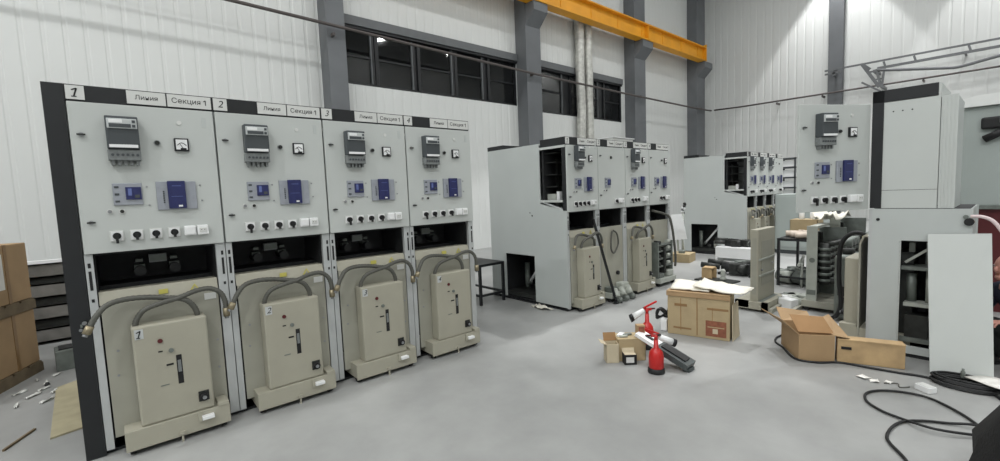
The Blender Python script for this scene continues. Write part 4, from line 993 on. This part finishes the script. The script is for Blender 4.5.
# crouching person at the right edge
def skin_fig(name, verts, edges, radii, m, parent, sub=2):
    me = bpy.data.meshes.new(name); me.from_pydata(verts, edges, []); me.update(); me.materials.append(M[m])
    o = link(name, me, parent)
    sk = o.modifiers.new('skin', 'SKIN'); sk.use_smooth_shade = True
    for i, rr in enumerate(radii): me.skin_vertices[0].data[i].radius = (rr, rr) if not isinstance(rr, tuple) else rr
    me.skin_vertices[0].data[0].use_root = True
    s = o.modifiers.new('sub', 'SUBSURF'); s.levels = sub; s.render_levels = sub
    return o
pr = thing('person', 'person in navy top crouching behind the leaning cover, mostly outside the photo', 'person', (5.5, -3.775, 0), math.radians(-45))
pr.scale = (.9, .9, .9)
# local frame: faces -x ; y is to the person's right (left side of the photo is +y)
V = [(.12, 0, .30), (.10, 0, .45), (.04, 0, .60), (-.03, 0, .72), (-.07, 0, .80),            # 0 pelvis..4 neck
     (-.03, .17, .68), (-.10, .23, .50), (-.20, .15, .47), (-.24, .13, .465),                     # 5-8 arm (+y)
     (-.03, -.17, .68), (-.10, -.23, .50), (-.20, -.15, .47), (-.24, -.13, .465),
     (.02, .13, .32), (-.20, .17, .40), (.02, .15, .10), (-.02, .15, .05), (-.15, .16, .04),    # 13-17 leg
     (.02, -.13, .32), (-.20, -.17, .40), (.02, -.15, .10), (-.02, -.15, .05), (-.15, -.16, .04)]
E = [(0, 1), (1, 2), (2, 3), (3, 4), (3, 5), (5, 6), (6, 7), (7, 8), (3, 9), (9, 10), (10, 11), (11, 12), (0, 13), (13, 14), (14, 15), (15, 16), (16, 17), (0, 18), (18, 19), (19, 20), (20, 21), (21, 22)]
Rr = [.11, .12, .13, .115, .055, .065, .052, .042, .034, .065, .052, .042, .034, .085, .068, .05, .045, .035, .085, .068, .05, .045, .035]
skin_fig('body', V, E, [q * (.6 if k in (0, 13, 14, 18, 19) else .78 if k not in (4, 8, 12) else 1) for k, q in enumerate(Rr)], 'skin', pr)
def shell(name, ids, grow, m):
    idx = {k: i for i, k in enumerate(ids)}
    skin_fig(name, [V[k] for k in ids], [(idx[a], idx[b]) for a, b in E if a in idx and b in idx], [Rr[k] + grow for k in ids], m, pr)
shell('jacket', [0, 1, 2, 3, 4, 5, 6, 7, 8, 9, 10, 11, 12], .012, 'navy')
shell('trousers', [0, 1, 13, 14, 15, 16, 18, 19, 20, 21], .02, 'trousers')
for sgn in (1, -1):
    part('shoe', pr, lambda b: b.ball((-.08, sgn * .155, .045), .06, 'rubber', (1.9, .8, .75)).box(-.19, .03, sgn * .155 - .045, sgn * .155 + .045, 0, .02, 'rubber', .008))
def head(b):
    b.ball((-.10, 0, .92), .1, 'skin', (1.02, .8, 1.2), 24)
    b.ball((-.205, 0, .905), .018, 'skin', (1.1, .8, 1.4), 10); b.ball((-.17, 0, .835), .04, 'skin', (.9, .9, .7), 12)
    for sg in (1, -1):
        b.ball((-.09, sg * .083, .915), .024, 'skin', (.7, .45, 1.2), 10); b.ball((-.188, sg * .032, .932), .012, 'white', (.6, 1, .8), 8); b.ball((-.195, sg * .032, .932), .006, 'ink', (.6, 1, 1), 6)
    b.ball((-.196, 0, .862), .02, 'redprint', (.4, 1, .25), 8)
part('head', pr, lambda b: (head(b), b.cyl((-.06, 0, .76), (-.085, 0, .87), .05, 'skin')))
part('hair', pr, lambda b: b.ball((-.075, 0, .955), .1, 'hair', (1.0, .84, 1.0), 20))
# hands resting: palm, four fingers and a thumb each
for sg in (1, -1):
    def hd(b, sg=sg):
        hx, hy, hz = -.265, sg * .125, .47
        b.ball((hx, hy, hz), .04, 'skin', (1.1, .95, .45), 12)
        for k, L in enumerate((.055, .068, .072, .06)):
            y = hy + (-.03 + .02 * k)
            b.tube([(hx - .03, y, hz + .002), (hx - .03 - L * .5, y, hz), (hx - .03 - L * .85, y, hz - .02), (hx - .03 - L * .95, y, hz - .035)], .0085, 'skin', seg=8, n=4)
        b.tube([(hx + .01, hy - sg * .03, hz), (hx - .02, hy - sg * .055, hz - .005), (hx - .045, hy - sg * .058, hz - .02)], .010, 'skin', seg=8, n=4)
    part('hand', pr, hd)

# ================================================================== LIGHT, CAMERA
def lamp(x, y, z, e, size=.45, tilt=(0, 0)):
    l = bpy.data.lights.new('high_bay', 'AREA'); l.shape = 'DISK'; l.size = size; l.energy = e; l.color = (.995, 1.0, 1.0)
    o = bpy.data.objects.new('high_bay', l); C.objects.link(o); o.location = (x, y, z); o.rotation_euler = (tilt[0], tilt[1], 0)
for x, e in ((-5, 380), (1, 120), (7, 130), (13, 130), (18, 80)):
    for y in (1.04, -3.9, -8.8):
        lamp(x, y, 11.05, e * 1.2)
def spot(x, y, z, e):
    l = bpy.data.lights.new('reflector_lamp', 'SPOT'); l.energy = e; l.spot_size = math.radians(64); l.spot_blend = .12; l.shadow_soft_size = .12; l.color = (1, 1, 1)
    o = bpy.data.objects.new('reflector_lamp', l); C.objects.link(o); o.location = (x, y, z)
for x, e in ((20.9, (1500, 1500)), (14.5, (2300, 2000)), (9.5, (2500, 1300))):
    for y, q in zip((1.04, -3.9), e): spot(x, y, 11.05, q)
w = bpy.data.worlds.new('night'); bpy.context.scene.world = w; w.use_nodes = True
w.node_tree.nodes['Background'].inputs['Color'].default_value = (.05, .055, .06, 1); w.node_tree.nodes['Background'].inputs['Strength'].default_value = .4

cam = bpy.data.cameras.new('camera'); co = bpy.data.objects.new('camera', cam); C.objects.link(co)
cam.sensor_fit = 'HORIZONTAL'; cam.sensor_width = 36; cam.lens = 443.619 * 36 / 1000
cam.clip_start = .05; cam.clip_end = 200
r_ = Vector((0.75644421, -0.65283842, -0.03992688)); u_ = Vector((0.08453159, 0.03704893, 0.99573178)); f_ = Vector((0.64857272, 0.75659062, -0.08321092))
mt = Matrix((r_, u_, -f_)).transposed().to_4x4(); mt.translation = Vector((0.18232868, -3.72503808, 1.56463715))
co.matrix_world = mt
sc = bpy.context.scene
sc.camera = co
sc.view_settings.view_transform = 'Standard'
try: sc.view_settings.look = 'None'
except Exception: pass
sc.view_settings.gamma = 1.0; sc.view_settings.use_curve_mapping = False
sc.view_settings.exposure = -0.32
